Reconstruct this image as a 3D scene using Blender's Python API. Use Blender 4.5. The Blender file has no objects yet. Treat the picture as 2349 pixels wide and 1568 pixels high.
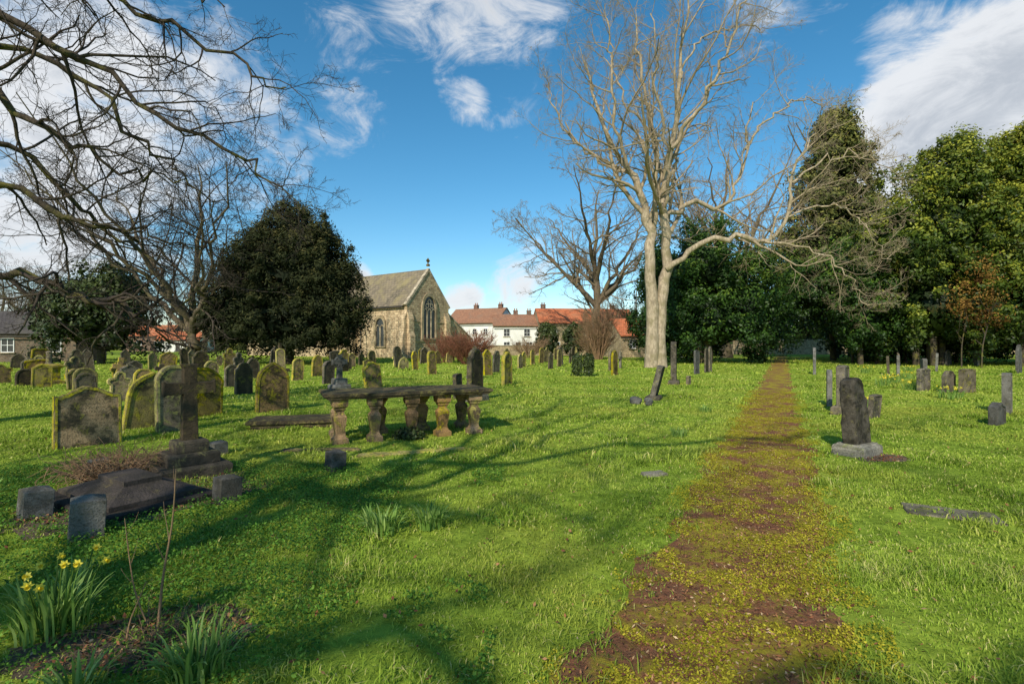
import bpy, bmesh, math, random
import numpy as np
from mathutils import Vector
R = random.Random(7)
rng = np.random.default_rng(7)
scene = bpy.context.scene
COL = scene.collection
YAW = math.radians(55)

# ------------------------------------------------------------------ helpers
def mesh_np(name, V, F, mats=(), smooth=False, tint=None, mi=None):
    me = bpy.data.meshes.new(name)
    V = np.asarray(V, dtype=np.float32)
    me.vertices.add(len(V)); me.vertices.foreach_set('co', V.ravel())
    sizes = np.concatenate([np.full(len(f), f.shape[1]) for f in F])
    loops = np.concatenate([f.ravel() for f in F]).astype(np.int32)
    me.loops.add(len(loops)); me.loops.foreach_set('vertex_index', loops)
    me.polygons.add(len(sizes))
    starts = np.concatenate([[0], np.cumsum(sizes)[:-1]]).astype(np.int32)
    me.polygons.foreach_set('loop_start', starts)
    me.update(calc_edges=True)
    me.polygons.foreach_set('use_smooth', np.full(len(sizes), smooth, dtype=bool))
    if mi is not None: me.polygons.foreach_set('material_index', np.asarray(mi, dtype=np.int32))
    if tint is not None:
        a = me.attributes.new('tint', 'FLOAT', 'POINT')
        a.data.foreach_set('value', np.asarray(tint, dtype=np.float32))
    for m in mats: me.materials.append(m)
    me.update()
    return me

def add(name, me, parent=None, loc=(0,0,0), rot=(0,0,0), scale=(1,1,1)):
    o = bpy.data.objects.new(name, me)
    o.location = loc; o.rotation_euler = rot; o.scale = scale
    if parent: o.parent = parent
    COL.objects.link(o)
    return o

def info(o, label, category, group=None, kind=None):
    o['label'] = label; o['category'] = category
    if group: o['group'] = group
    if kind: o['kind'] = kind
    return o

def thing(name, label, category, loc=(0,0,0), rot=(0,0,0), group=None):
    e = add(name, None, None, loc, rot)
    e.empty_display_size = 0.3
    return info(e, label, category, group)

class MB:
    def __init__(s): s.v=[]; s.f=[]; s.m=[]
    def face(s, idx, m=0): s.f.append(idx); s.m.append(m)
    def box(s, x0,x1,y0,y1,z0,z1,m=0):
        b=len(s.v)
        s.v += [(x0,y0,z0),(x1,y0,z0),(x1,y1,z0),(x0,y1,z0),(x0,y0,z1),(x1,y0,z1),(x1,y1,z1),(x0,y1,z1)]
        for q in ((0,3,2,1),(4,5,6,7),(0,1,5,4),(1,2,6,5),(2,3,7,6),(3,0,4,7)):
            s.face([b+i for i in q], m)
    def prism(s, poly, y0, y1, m=0, rim=None, axis='y'):
        b=len(s.v); n=len(poly)
        for y in (y0,y1):
            for (x,z) in poly:
                s.v.append((x,y,z) if axis=='y' else (y,x,z))
        s.face([b+i for i in range(n)], m); s.face([b+n+i for i in reversed(range(n))], m)
        for i in range(n):
            j=(i+1)%n
            s.face([b+i,b+n+i,b+n+j,b+j], m if rim is None else rim)
    def stack(s, prof, cx=0, cy=0, sides=4, m=0, rot=math.pi/4, ax=1, ay=1):
        b=len(s.v); k=1/math.cos(math.pi/sides) if sides==4 else 1
        for (r,z) in prof:
            for i in range(sides):
                a=rot+2*math.pi*i/sides
                s.v.append((cx+r*k*ax*math.cos(a), cy+r*k*ay*math.sin(a), z))
        for j in range(len(prof)-1):
            for i in range(sides):
                i2=(i+1)%sides
                s.face([b+j*sides+i,b+j*sides+i2,b+(j+1)*sides+i2,b+(j+1)*sides+i], m)
        s.face([b+i for i in reversed(range(sides))], m)
        t=b+(len(prof)-1)*sides
        s.face([t+i for i in range(sides)], m)
    def slab(s, p, t, m=0):
        P=[Vector(q) for q in p]
        nrm=(P[1]-P[0]).cross(P[2]-P[0]).normalized()*t
        b=len(s.v)
        s.v += [tuple(q) for q in P]+[tuple(q+nrm) for q in P]
        for q in ((0,3,2,1),(4,5,6,7),(0,1,5,4),(1,2,6,5),(2,3,7,6),(3,0,4,7)):
            s.face([b+i for i in q], m)
    def mesh(s, name, mats, bevel=0, smooth=False, seg=2):
        me=bpy.data.meshes.new(name); me.from_pydata(s.v,[],s.f)
        for m in mats: me.materials.append(m)
        for p,mi in zip(me.polygons,s.m): p.material_index=mi
        bm=bmesh.new(); bm.from_mesh(me)
        bmesh.ops.recalc_face_normals(bm, faces=bm.faces)
        if bevel>0:
            ed=[e for e in bm.edges if len(e.link_faces)==2 and e.calc_face_angle(0)>0.5]
            bmesh.ops.bevel(bm, geom=ed, offset=bevel, segments=seg, affect='EDGES', clamp_overlap=True)
        bm.to_mesh(me); bm.free()
        return me

# ------------------------------------------------------------------ materials
def nmat(name):
    m=bpy.data.materials.new(name); m.use_nodes=True
    nt=m.node_tree; b=nt.nodes['Principled BSDF']; o=nt.nodes['Material Output']
    return m,nt,b,o
def nd(nt,t,ins=None,**kw):
    n=nt.nodes.new(t)
    for k,v in kw.items(): setattr(n,k,v)
    if ins:
        for k,v in ins.items():
            if isinstance(v,bpy.types.NodeSocket): nt.links.new(v,n.inputs[k])
            else: n.inputs[k].default_value=v
    return n
def rgb(c): return (c[0],c[1],c[2],1)
def noise(nt,vec,scale,detail=6,rough=.6,dist=0):
    n=nd(nt,'ShaderNodeTexNoise',{'Vector':vec,'Scale':scale,'Detail':detail,'Roughness':rough,'Distortion':dist})
    return n.outputs['Fac']
def ramp(nt,fac,stops):
    n=nd(nt,'ShaderNodeValToRGB',{'Fac':fac})
    e=n.color_ramp.elements
    while len(e)<len(stops): e.new(0.5)
    for el,(p,c) in zip(e,stops):
        el.position=p; el.color=rgb(c) if len(c)==3 else c
    return n.outputs['Color']
def mrange(nt,v,a,b,c=0,d=1):
    return nd(nt,'ShaderNodeMapRange',{'Value':v,'From Min':a,'From Max':b,'To Min':c,'To Max':d},interpolation_type='SMOOTHSTEP').outputs['Result']
def mix(nt,f,a,b,mode='MIX'):
    n=nt.nodes.new('ShaderNodeMix'); n.data_type='RGBA'; n.blend_type=mode
    for idx,v in ((0,f),(6,a),(7,b)):
        if isinstance(v,bpy.types.NodeSocket): nt.links.new(v,n.inputs[idx])
        else: n.inputs[idx].default_value = v if idx==0 else rgb(v)
    return n.outputs[2]
def math_n(nt,op,a,b=None,c=None):
    n=nt.nodes.new('ShaderNodeMath'); n.operation=op
    for i,v in enumerate((a,b,c)):
        if v is None: continue
        if isinstance(v,bpy.types.NodeSocket): nt.links.new(v,n.inputs[i])
        else: n.inputs[i].default_value=v
    return n.outputs[0]
def objvec(nt, rand=True):
    tc=nt.nodes.new('ShaderNodeTexCoord').outputs['Object']
    if not rand: return tc
    oi=nt.nodes.new('ShaderNodeObjectInfo').outputs['Random']
    s=math_n(nt,'MULTIPLY',oi,37.0)
    return nd(nt,'ShaderNodeVectorMath',{0:tc,1:s},operation='ADD').outputs[0]
def bump(nt,b,h,strength=.4,dist=.02):
    n=nd(nt,'ShaderNodeBump',{'Height':h,'Strength':strength,'Distance':dist})
    nt.links.new(n.outputs[0],b.inputs['Normal'])

def stone(name,c1,c2,lichen=(.22,.2,.04),amt=.5,scale=4,text=False,blotch=(.03,.028,.02),blamt=.5):
    m,nt,b,o=nmat(name); v=objvec(nt)
    n1=noise(nt,v,scale); n2=noise(nt,v,scale*1.8,8,.7,.6); n3=noise(nt,v,scale*12,4,.7); n4=noise(nt,v,scale*.9,7,.7,.3)
    c=mix(nt,mrange(nt,n1,.3,.7),c1,c2)
    c=mix(nt,mrange(nt,n4,.45,.60,0,blamt),c,blotch)
    c=mix(nt,mrange(nt,n2,.62-amt*.3,.74-amt*.2),c,lichen)
    c=mix(nt,mrange(nt,n3,.48,.68,0,.65),c,blotch)
    oi=nt.nodes.new('ShaderNodeObjectInfo').outputs['Random']
    c=nd(nt,'ShaderNodeHueSaturation',{'Color':c,'Value':mrange(nt,oi,0,1,.7,1.25),'Saturation':mrange(nt,math_n(nt,'FRACT',math_n(nt,'MULTIPLY',oi,7.7)),0,1,.85,1.2)}).outputs[0]
    if text:
        tc=nt.nodes.new('ShaderNodeTexCoord').outputs['Object']
        sx=nd(nt,'ShaderNodeSeparateXYZ',{0:tc})
        row=math_n(nt,'FRACT',math_n(nt,'MULTIPLY',sx.outputs[2],16))
        rm=mrange(nt,math_n(nt,'ABSOLUTE',math_n(nt,'SUBTRACT',row,.5)),.18,.28,1,0)
        cv=nd(nt,'ShaderNodeCombineXYZ',{0:math_n(nt,'MULTIPLY',sx.outputs[0],70),1:math_n(nt,'MULTIPLY',math_n(nt,'FLOOR',math_n(nt,'MULTIPLY',sx.outputs[2],16)),7.3),2:math_n(nt,'MULTIPLY',sx.outputs[2],30)})
        ln=noise(nt,cv.outputs[0],1.0,2,.6)
        lm=mrange(nt,ln,.5,.56)
        xm=mrange(nt,math_n(nt,'ABSOLUTE',sx.outputs[0]),.26,.3,1,0)
        zm=mrange(nt,sx.outputs[2],.3,.36)
        zt=mrange(nt,sx.outputs[2],.72,.76,1,0)
        k=math_n(nt,'MULTIPLY',math_n(nt,'MULTIPLY',math_n(nt,'MULTIPLY',rm,lm),math_n(nt,'MULTIPLY',xm,zm)),zt)
        c=mix(nt,math_n(nt,'MULTIPLY',k,.55),c,(.03,.028,.02))
    nt.links.new(c,b.inputs['Base Color']); b.inputs['Roughness'].default_value=.95; b.inputs['Specular IOR Level'].default_value=.12
    h=math_n(nt,'ADD',n3,n2); bump(nt,b,h,.9,.018)
    return m

M_sand=stone('sandstone',(.34,.235,.125),(.15,.11,.065),(.33,.29,.06),.45,blamt=.8)
M_sandtext=stone('inscribed_sandstone',(.37,.265,.165),(.22,.16,.10),(.24,.21,.06),.28,text=True,blamt=.85)
M_moss=stone('mossy_stone_edge',(.40,.34,.11),(.25,.21,.07),(.48,.41,.06),.65,blamt=.6)
M_lich=stone('lichened_sandstone',(.35,.28,.12),(.18,.145,.07),(.40,.35,.06),.52,scale=3,blamt=.85)
M_grey=stone('grey_stone',(.21,.175,.13),(.10,.085,.062),(.27,.24,.08),.35,blamt=.7)
M_dark=stone('sooty_stone',(.11,.085,.057),(.04,.034,.025),(.17,.155,.055),.33)
M_pit=stone('pitted_grey_stone',(.17,.15,.12),(.07,.062,.05),(.20,.18,.10),.3,scale=7,blamt=.85)
M_granite=stone('grey_granite',(.20,.19,.17),(.12,.115,.10),(.13,.12,.08),.15,scale=6,blamt=.5)
M_slate=stone('dark_slate_stone',(.09,.075,.066),(.045,.039,.036),(.12,.10,.06),.2,blamt=.4)
M_tomb=stone('tomb_sandstone',(.40,.26,.14),(.21,.14,.08),(.34,.29,.06),.42,blamt=.75)
M_tombtop=stone('tomb_lichen_slab',(.16,.115,.055),(.08,.063,.04),(.28,.23,.05),.5)
M_copings=stone('coping_stone',(.50,.41,.28),(.36,.29,.19),(.25,.22,.10),.1,scale=1.5)
M_pale=stone('worn_flat_stone',(.30,.27,.21),(.19,.175,.13),(.20,.22,.06),.35,scale=4,blamt=.5)

def wallmat(name,c1,c2,mortar,w=.5,h=.22,ax='xy'):
    m,nt,b,o=nmat(name)
    tc=nt.nodes.new('ShaderNodeTexCoord').outputs['Object']
    nz=nd(nt,'ShaderNodeTexNoise',{'Vector':tc,'Scale':1.4,'Detail':3}).outputs['Color']
    off=nd(nt,'ShaderNodeVectorMath',{0:nz,'Scale':.3},operation='SCALE').outputs[0]
    tv=nd(nt,'ShaderNodeVectorMath',{0:tc,1:off},operation='ADD').outputs[0]
    s=nd(nt,'ShaderNodeSeparateXYZ',{0:tv})
    u=math_n(nt,'ADD',s.outputs[0],s.outputs[1])
    cv=nd(nt,'ShaderNodeCombineXYZ',{0:u,1:s.outputs[2]}).outputs[0]
    br=nd(nt,'ShaderNodeTexBrick',{'Vector':cv,'Color1':rgb(c1),'Color2':rgb(c2),'Mortar':rgb(mortar),'Scale':1.0,'Mortar Size':.025,'Mortar Smooth':.3,'Brick Width':w,'Row Height':h,'Bias':0.0})
    n=noise(nt,tc,2.2,8,.75); n2=noise(nt,tc,.35,4,.6); n3=noise(nt,tc,5,3,.6)
    c=mix(nt,mrange(nt,n,.40,.68,0,.85),br.outputs['Color'],(c2[0]*.42,c2[1]*.38,c2[2]*.36))
    c=mix(nt,mrange(nt,n3,.52,.66,0,.6),c,(min(c1[0]*1.3,.74),min(c1[1]*1.25,.62),c1[2]*1.15))
    c=mix(nt,mrange(nt,n2,.45,.75,0,.35),c,(.12,.11,.09))
    nt.links.new(c,b.inputs['Base Color']); b.inputs['Roughness'].default_value=.95; b.inputs['Specular IOR Level'].default_value=.15
    bump(nt,b,math_n(nt,'ADD',math_n(nt,'MULTIPLY',br.outputs['Fac'],-1),n),.8,.07)
    return m
M_church=wallmat('church_rubble_stone',(.70,.53,.32),(.44,.32,.19),(.48,.38,.25),.6,.28)
M_cream=wallmat('cream_stone_wall',(.50,.40,.25),(.38,.29,.17),(.40,.32,.22),.45,.2)
M_brownwall=wallmat('brown_stone_wall',(.22,.16,.11),(.15,.11,.08),(.2,.17,.13),.45,.2)
def plain(name,c1,c2,scale=1.5,rough=.9,bs=.2):
    m,nt,b,o=nmat(name); v=objvec(nt)
    n=noise(nt,v,scale,6,.65)
    nt.links.new(mix(nt,mrange(nt,n,.3,.7),c1,c2),b.inputs['Base Color']); b.inputs['Roughness'].default_value=rough
    bump(nt,b,n,bs,.02)
    return m
M_white=plain('white_render',(.78,.77,.74),(.66,.65,.61),.6)
M_frame=plain('window_frame_paint',(.7,.7,.68),(.6,.6,.58))
M_darkframe=plain('dark_paint',(.05,.045,.04),(.08,.07,.06))
M_glass,nt,b,o=nmat('dark_glass'); b.inputs['Base Color'].default_value=(.045,.045,.045,1); b.inputs['Roughness'].default_value=.25
vv=objvec(nt); bump(nt,b,noise(nt,vv,3,2),.15,.02)
M_pot=plain('chimney_pot_clay',(.38,.16,.08),(.28,.12,.07))
M_brick=wallmat('red_brick',(.32,.13,.08),(.24,.10,.06),(.3,.25,.2),.23,.08)
def roofmat(name,c1,c2,c3,axis=0,w=.3,h=.28):
    m,nt,b,o=nmat(name)
    tc=nt.nodes.new('ShaderNodeTexCoord').outputs['Object']
    s=nd(nt,'ShaderNodeSeparateXYZ',{0:tc})
    cv=nd(nt,'ShaderNodeCombineXYZ',{0:s.outputs[axis],1:math_n(nt,'MULTIPLY',s.outputs[2],1.3)}).outputs[0]
    br=nd(nt,'ShaderNodeTexBrick',{'Vector':cv,'Color1':rgb(c1),'Color2':rgb(c2),'Mortar':rgb([k*.45 for k in c2]),'Scale':1.0,'Mortar Size':.02,'Brick Width':w,'Row Height':h})
    n=noise(nt,tc,.7,6,.7,.4)
    c=mix(nt,mrange(nt,n,.42,.7,0,.8),br.outputs['Color'],c3)
    nt.links.new(c,b.inputs['Base Color']); b.inputs['Roughness'].default_value=.9; b.inputs['Specular IOR Level'].default_value=.2
    bump(nt,b,br.outputs['Fac'],-.5,.04)
    return m
M_rslate=roofmat('church_slate_roof',(.25,.20,.135),(.165,.135,.095),(.28,.23,.11),1,.5,.4)
M_rbrown=roofmat('brown_tile_roof',(.38,.19,.11),(.28,.14,.085),(.24,.15,.10))
M_rred=roofmat('red_pantile_roof',(.60,.18,.08),(.46,.14,.06),(.36,.17,.09))
M_rdark=roofmat('dark_slate_roof',(.09,.08,.075),(.07,.06,.058),(.10,.09,.07))

def barkmat(name,c1,c2,c3,sc=2.0,z=.35):
    m,nt,b,o=nmat(name); v=objvec(nt)
    mp=nd(nt,'ShaderNodeMapping',{'Vector':v,'Scale':(1,1,z)}).outputs[0]
    n=noise(nt,mp,sc*3,8,.7,.3); n2=noise(nt,v,sc*.6,5,.6)
    c=mix(nt,mrange(nt,n,.35,.65),c1,c2); c=mix(nt,mrange(nt,n2,.45,.65,0,.75),c,c3)
    nt.links.new(c,b.inputs['Base Color']); b.inputs['Roughness'].default_value=.95; b.inputs['Specular IOR Level'].default_value=.15
    bump(nt,b,n,.7,.05)
    return m
M_palebark=barkmat('pale_bark',(.46,.37,.26),(.24,.19,.13),(.22,.185,.10),2.6)
M_limetwig=barkmat('pale_twigs',(.38,.30,.20),(.26,.20,.13),(.27,.22,.12))
M_paletwig=barkmat('pale_brown_twigs',(.30,.23,.15),(.20,.15,.10),(.24,.19,.10))
M_greybark=barkmat('grey_bark',(.17,.13,.09),(.10,.08,.055),(.13,.11,.05))
M_darkbark=barkmat('dark_mossy_bark',(.085,.068,.05),(.045,.036,.028),(.14,.13,.03),4)
M_darktwig=barkmat('dark_twigs',(.075,.058,.045),(.045,.035,.03),(.08,.07,.04),4)
M_redtwig=barkmat('reddish_twigs',(.30,.12,.07),(.18,.08,.05),(.16,.09,.05))
M_tantwig=barkmat('tan_twigs',(.34,.21,.12),(.22,.14,.085),(.20,.14,.07))

def leafmat(name,stops,trans=.25,rough=.5,spec=.3,nscale=0.0,ncol=None,pats=()):
    m,nt,b,o=nmat(name)
    t=nd(nt,'ShaderNodeAttribute',attribute_name='tint').outputs['Fac']
    c=ramp(nt,t,stops)
    v=nt.nodes.new('ShaderNodeTexCoord').outputs['Object']
    if nscale:
        n=noise(nt,v,nscale,4,.6)
        c=mix(nt,mrange(nt,n,.42,.66,0,.6),c,ncol)
    for (sc,lo,hi,am,pc) in pats:
        c=mix(nt,mrange(nt,noise(nt,v,sc,5,.65,.5),lo,hi,0,am),c,pc)
    nt.links.new(c,b.inputs['Base Color']); b.inputs['Roughness'].default_value=rough
    b.inputs['Specular IOR Level'].default_value=spec
    if trans>0:
        tr=nd(nt,'ShaderNodeBsdfTranslucent',{'Color':c})
        ms=nd(nt,'ShaderNodeMixShader',{0:trans,1:b.outputs[0],2:tr.outputs[0]})
        nt.links.new(ms.outputs[0],o.inputs['Surface'])
    return m
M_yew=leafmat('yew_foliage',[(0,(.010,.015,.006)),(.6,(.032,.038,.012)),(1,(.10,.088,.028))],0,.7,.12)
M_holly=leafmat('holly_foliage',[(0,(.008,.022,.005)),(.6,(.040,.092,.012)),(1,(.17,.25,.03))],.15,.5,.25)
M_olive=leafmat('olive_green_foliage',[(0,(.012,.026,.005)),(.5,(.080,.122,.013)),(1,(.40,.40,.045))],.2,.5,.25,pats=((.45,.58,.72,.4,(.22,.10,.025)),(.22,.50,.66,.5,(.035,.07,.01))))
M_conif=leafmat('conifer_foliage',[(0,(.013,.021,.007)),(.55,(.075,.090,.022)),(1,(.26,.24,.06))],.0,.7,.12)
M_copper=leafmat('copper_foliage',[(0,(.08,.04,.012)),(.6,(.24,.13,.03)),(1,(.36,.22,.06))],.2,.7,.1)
M_ivy=leafmat('ivy_foliage',[(0,(.012,.022,.008)),(1,(.07,.095,.022))],0,.5,.25)
M_grass=leafmat('grass_blades',[(0,(.11,.18,.016)),(.4,(.26,.38,.04)),(.75,(.42,.51,.075)),(1,(.64,.56,.23))],.3,.75,.1,.45,(.44,.44,.075),pats=((1.6,.56,.70,.5,(.15,.28,.03)),(.8,.62,.74,.45,(.40,.33,.10))))
M_weed=leafmat('weed_leaves',[(0,(.03,.09,.012)),(.6,(.10,.23,.025)),(1,(.20,.34,.045))],.25,.6,.15)
M_daff=leafmat('daffodil_leaves',[(0,(.08,.15,.02)),(.6,(.19,.32,.06)),(1,(.36,.46,.14))],.25,.5,.2)
M_petal=leafmat('daffodil_petals',[(0,(.80,.62,.04)),(1,(.88,.78,.12))],.3)
M_litter=leafmat('fallen_leaves',[(0,(.08,.032,.018)),(.5,(.23,.095,.045)),(.85,(.33,.18,.085)),(1,(.52,.38,.22))],0,.9,.1)
M_mosst=leafmat('moss_tufts',[(0,(.13,.13,.012)),(.6,(.32,.30,.022)),(1,(.54,.46,.05))],.15,.9,.1)

M_ground,nt,b,o=nmat('grass_ground')
v=nt.nodes.new('ShaderNodeTexCoord').outputs['Object']
n1=noise(nt,v,.35,4,.6); n2=noise(nt,v,4,8,.75); n3=noise(nt,v,.9,4,.6,.4)
c=mix(nt,mrange(nt,n2,.3,.7),(.11,.17,.016),(.32,.43,.05))
c=mix(nt,mrange(nt,n1,.45,.7,0,.6),c,(.38,.39,.06))
c=mix(nt,mrange(nt,n3,.60,.75,0,.45),c,(.22,.17,.06))
nt.links.new(c,b.inputs['Base Color']); b.inputs['Roughness'].default_value=1; b.inputs['Specular IOR Level'].default_value=.05
bump(nt,b,n2,.8,.08)
M_path,nt,b,o=nmat('mossy_path')
v=nt.nodes.new('ShaderNodeTexCoord').outputs['Object']
n1=noise(nt,v,1.8,9,.72,.5); n2=noise(nt,v,14,8,.8); n3=noise(nt,v,45,4,.8)
c=mix(nt,mrange(nt,n2,.35,.65),(.29,.125,.065),(.13,.065,.04))
c=mix(nt,mrange(nt,n3,.5,.75,0,.6),c,(.38,.25,.14))
c=mix(nt,mrange(nt,n1,.44,.56,0,.9),c,mix(nt,mrange(nt,n2,.3,.7),(.17,.15,.014),(.48,.41,.04)))
nt.links.new(c,b.inputs['Base Color']); b.inputs['Roughness'].default_value=1; b.inputs['Specular IOR Level'].default_value=.05
bump(nt,b,math_n(nt,'ADD',n2,n1),.8,.04)
M_soil,nt,b,o=nmat('leafy_soil')
v=nt.nodes.new('ShaderNodeTexCoord').outputs['Object']
n2=noise(nt,v,16,8,.8); n3=noise(nt,v,50,4,.8)
c=mix(nt,mrange(nt,n2,.35,.65),(.11,.075,.05),(.20,.135,.08)); c=mix(nt,mrange(nt,n3,.55,.75,0,.6),c,(.28,.21,.13))
nt.links.new(c,b.inputs['Base Color']); b.inputs['Roughness'].default_value=1; bump(nt,b,n2,1,.05)

# ------------------------------------------------------------------ world, sun, camera
W=bpy.data.worlds.new('World'); scene.world=W; W.use_nodes=True
nt=W.node_tree; nt.nodes.clear()
SUN_EL=math.radians(36); sdir=Vector((-.36,-.93,0)).normalized()
az=math.atan2(sdir.x,sdir.y)
sky=nd(nt,'ShaderNodeTexSky',sky_type='NISHITA'); sky.sun_disc=False
sky.sun_elevation=SUN_EL; sky.sun_rotation=az; sky.air_density=1.0; sky.dust_density=.3; sky.ozone_density=3.0
hs=nd(nt,'ShaderNodeHueSaturation',{'Color':sky.outputs[0],'Saturation':1.28,'Value':1.0,'Hue':.486})
bg=nd(nt,'ShaderNodeBackground',{'Color':hs.outputs[0],'Strength':.15})
tc=nt.nodes.new('ShaderNodeTexCoord').outputs['Generated']
nv=nd(nt,'ShaderNodeVectorMath',{0:tc},operation='NORMALIZE').outputs[0]
mp=nd(nt,'ShaderNodeMapping',{'Vector':nv,'Rotation':(0,math.radians(35),0),'Scale':(1.0,1,2.0)}).outputs[0]
cn=noise(nt,nv,3.6,10,.62,.7); cn2=noise(nt,mp,8,9,.68,1.0); cn3=noise(nt,nv,2.6,5,.55)
blobs=[(-.8,.44,.30,.95),(-1.0,.25,.26,.9),(-.62,.46,.22,.8),(-.5,.36,.14,.6),(-.75,.2,.15,.5),(-.95,.12,.2,.55),(-.9,.65,.25,.6),
 (-.22,.66,.12,.42),(-.06,.72,.17,.72),(.04,.70,.12,.6),(-.33,.62,.10,.42),(-.12,.82,.24,.85),(.45,.75,.2,.4),
 (-.31,.47,.10,.62),(-.35,.41,.07,.56),(-.27,.51,.05,.55),(-.385,.48,.05,.45),(-.10,.48,.05,.52),(-.13,.53,.03,.42),(-.165,.435,.018,.45),
 (0,.12,.055,.95),(.03,.14,.05,.7),(-.09,.085,.045,.9),(-.3,.135,.03,.9),(.05,.17,.05,.6),
 (.93,.44,.24,1.45),(.82,.46,.15,1.2),(1.02,.38,.2,1.3),(.78,.38,.12,1.1),(.71,.34,.08,.9),(1.3,.5,.4,1.2),(.78,.58,.1,.6),(-1.8,.5,.6,1),(.6,.33,.06,.4)]
mask=None
for (tx,tz,r,s) in blobs:
    d=Vector((tx,1,tz)).normalized()
    k=1/(1+tx*tx+tz*tz)**.75
    dt=nd(nt,'ShaderNodeVectorMath',{0:nv,1:tuple(d)},operation='DOT_PRODUCT').outputs['Value']
    mm=mrange(nt,dt,math.cos(r*k*1.4),math.cos(r*k*.15),0,s)
    mask=mm if mask is None else math_n(nt,'MAXIMUM',mask,mm)
dens=math_n(nt,'ADD',mask,math_n(nt,'ADD',math_n(nt,'MULTIPLY',math_n(nt,'SUBTRACT',cn,.5),1.7),math_n(nt,'MULTIPLY',math_n(nt,'SUBTRACT',cn2,.5),1.6)))
cl=mrange(nt,dens,.34,1.05,0,.95)
thick=mrange(nt,math_n(nt,'ADD',dens,math_n(nt,'MULTIPLY',math_n(nt,'SUBTRACT',cn3,.5),1.8)),.85,1.6)
cc=mix(nt,thick,(.90,.92,.95),(.56,.60,.66))
bg2=nd(nt,'ShaderNodeBackground',{'Color':cc,'Strength':.95})
ms=nd(nt,'ShaderNodeMixShader',{0:cl,1:bg.outputs[0],2:bg2.outputs[0]})
ow=nt.nodes.new('ShaderNodeOutputWorld'); nt.links.new(ms.outputs[0],ow.inputs['Surface'])

L=bpy.data.lights.new('sun','SUN'); L.energy=5.0; L.angle=math.radians(.5); L.color=(1,.92,.77)
lo=add('sun',L); to=Vector((sdir.x*math.cos(SUN_EL),sdir.y*math.cos(SUN_EL),math.sin(SUN_EL)))
lo.rotation_euler=to.to_track_quat('Z','Y').to_euler()
cam=bpy.data.cameras.new('camera'); cam.lens=18; cam.sensor_width=36; cam.clip_end=3000; cam.clip_start=.05
co=add('camera',cam,None,(0,0,1.6),(math.radians(90.3),0,0)); scene.camera=co
scene.view_settings.view_transform='Standard'; scene.view_settings.look='None'; scene.view_settings.exposure=0

# ------------------------------------------------------------------ value noise (numpy)
LAT=rng.random((256,256))
def vnoise(x,y,s=1.0):
    x=x*s+100; y=y*s+100
    xi=np.floor(x).astype(int); yi=np.floor(y).astype(int); fx=x-xi; fy=y-yi
    fx=fx*fx*(3-2*fx); fy=fy*fy*(3-2*fy)
    a=LAT[xi%256,yi%256]; b_=LAT[(xi+1)%256,yi%256]; c_=LAT[xi%256,(yi+1)%256]; d_=LAT[(xi+1)%256,(yi+1)%256]
    return (a*(1-fx)+b_*fx)*(1-fy)+(c_*(1-fx)+d_*fx)*fy
def pathx(y): return -.3+.53*y

# ------------------------------------------------------------------ ground + path
V=[(-600,-200,0),(600,-200,0),(600,900,0),(-600,900,0)]
g=add('ground',mesh_np('ground',V,[np.array([[0,1,2,3]])],[M_ground])); info(g,'mown green churchyard lawn with mossy patches','grass lawn',kind='structure')
ys=np.concatenate([np.arange(-6,20,.12),np.arange(20,81,.6)])
VV=[];FF=[]
cols=9
for i,y in enumerate(ys):
    l=.72+.14*(vnoise(np.array([1.3]),np.array([y]),1.6)[0]-.5)*2+.1*(vnoise(np.array([7.3]),np.array([y]),6)[0]-.5)*2
    r=.68+.14*(vnoise(np.array([31.3]),np.array([y]),1.4)[0]-.5)*2+.1*(vnoise(np.array([17.3]),np.array([y]),6)[0]-.5)*2
    for j in range(cols):
        t=j/(cols-1); VV.append((pathx(y)-l+(l+r)*t,y,.004+.012*math.sin(math.pi*t)))
for i in range(len(ys)-1):
    for j in range(cols-1):
        a=i*cols+j; FF.append((a,a+1,a+cols+1,a+cols))
p=add('path',mesh_np('path',VV,[np.array(FF)],[M_path],True)); info(p,'straight footpath of moss and reddish-brown leaf litter','path',kind='structure')
def blobsheet(name,cx,cy,rx,ry,z,rot,mat,label):
    n=48; vs=[(0,0,0)]
    for i in range(n):
        a=2*math.pi*i/n; k=1+.25*(R.random()-.5)+.12*math.sin(3*a+cx)
        vs.append((rx*k*math.cos(a),ry*k*math.sin(a),0))
    fs=[(0,1+i,1+(i+1)%n) for i in range(n)]
    o=add(name,mesh_np(name,vs,[np.array(fs)],[mat]),None,(cx,cy,z),(0,0,rot))
    return info(o,label,'bare soil',kind='structure')
blobsheet('soil_bed',-2.0,2.8,.6,.33,.004,.3,M_soil,'bare leaf-strewn soil around daffodils')
blobsheet('soil_bed',-3.9,5.4,1.1,1.0,.004,.9,M_soil,'bare soil around the grave plot')
blobsheet('soil_bed',5.25,7.2,.4,.22,.006,.4,M_soil,'worn soil in front of a headstone')
SOIL=[(-2.0,2.8,.55,.3,.3,.6),(-3.9,5.4,1.0,.9,.9,.6),(5.25,7.2,.36,.2,.4,.9)]
CLEAR=[(4.15,4.85,.34,.18,math.radians(-28),.8),(1.75,6.3,.18,.1,.3,.9)]

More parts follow.
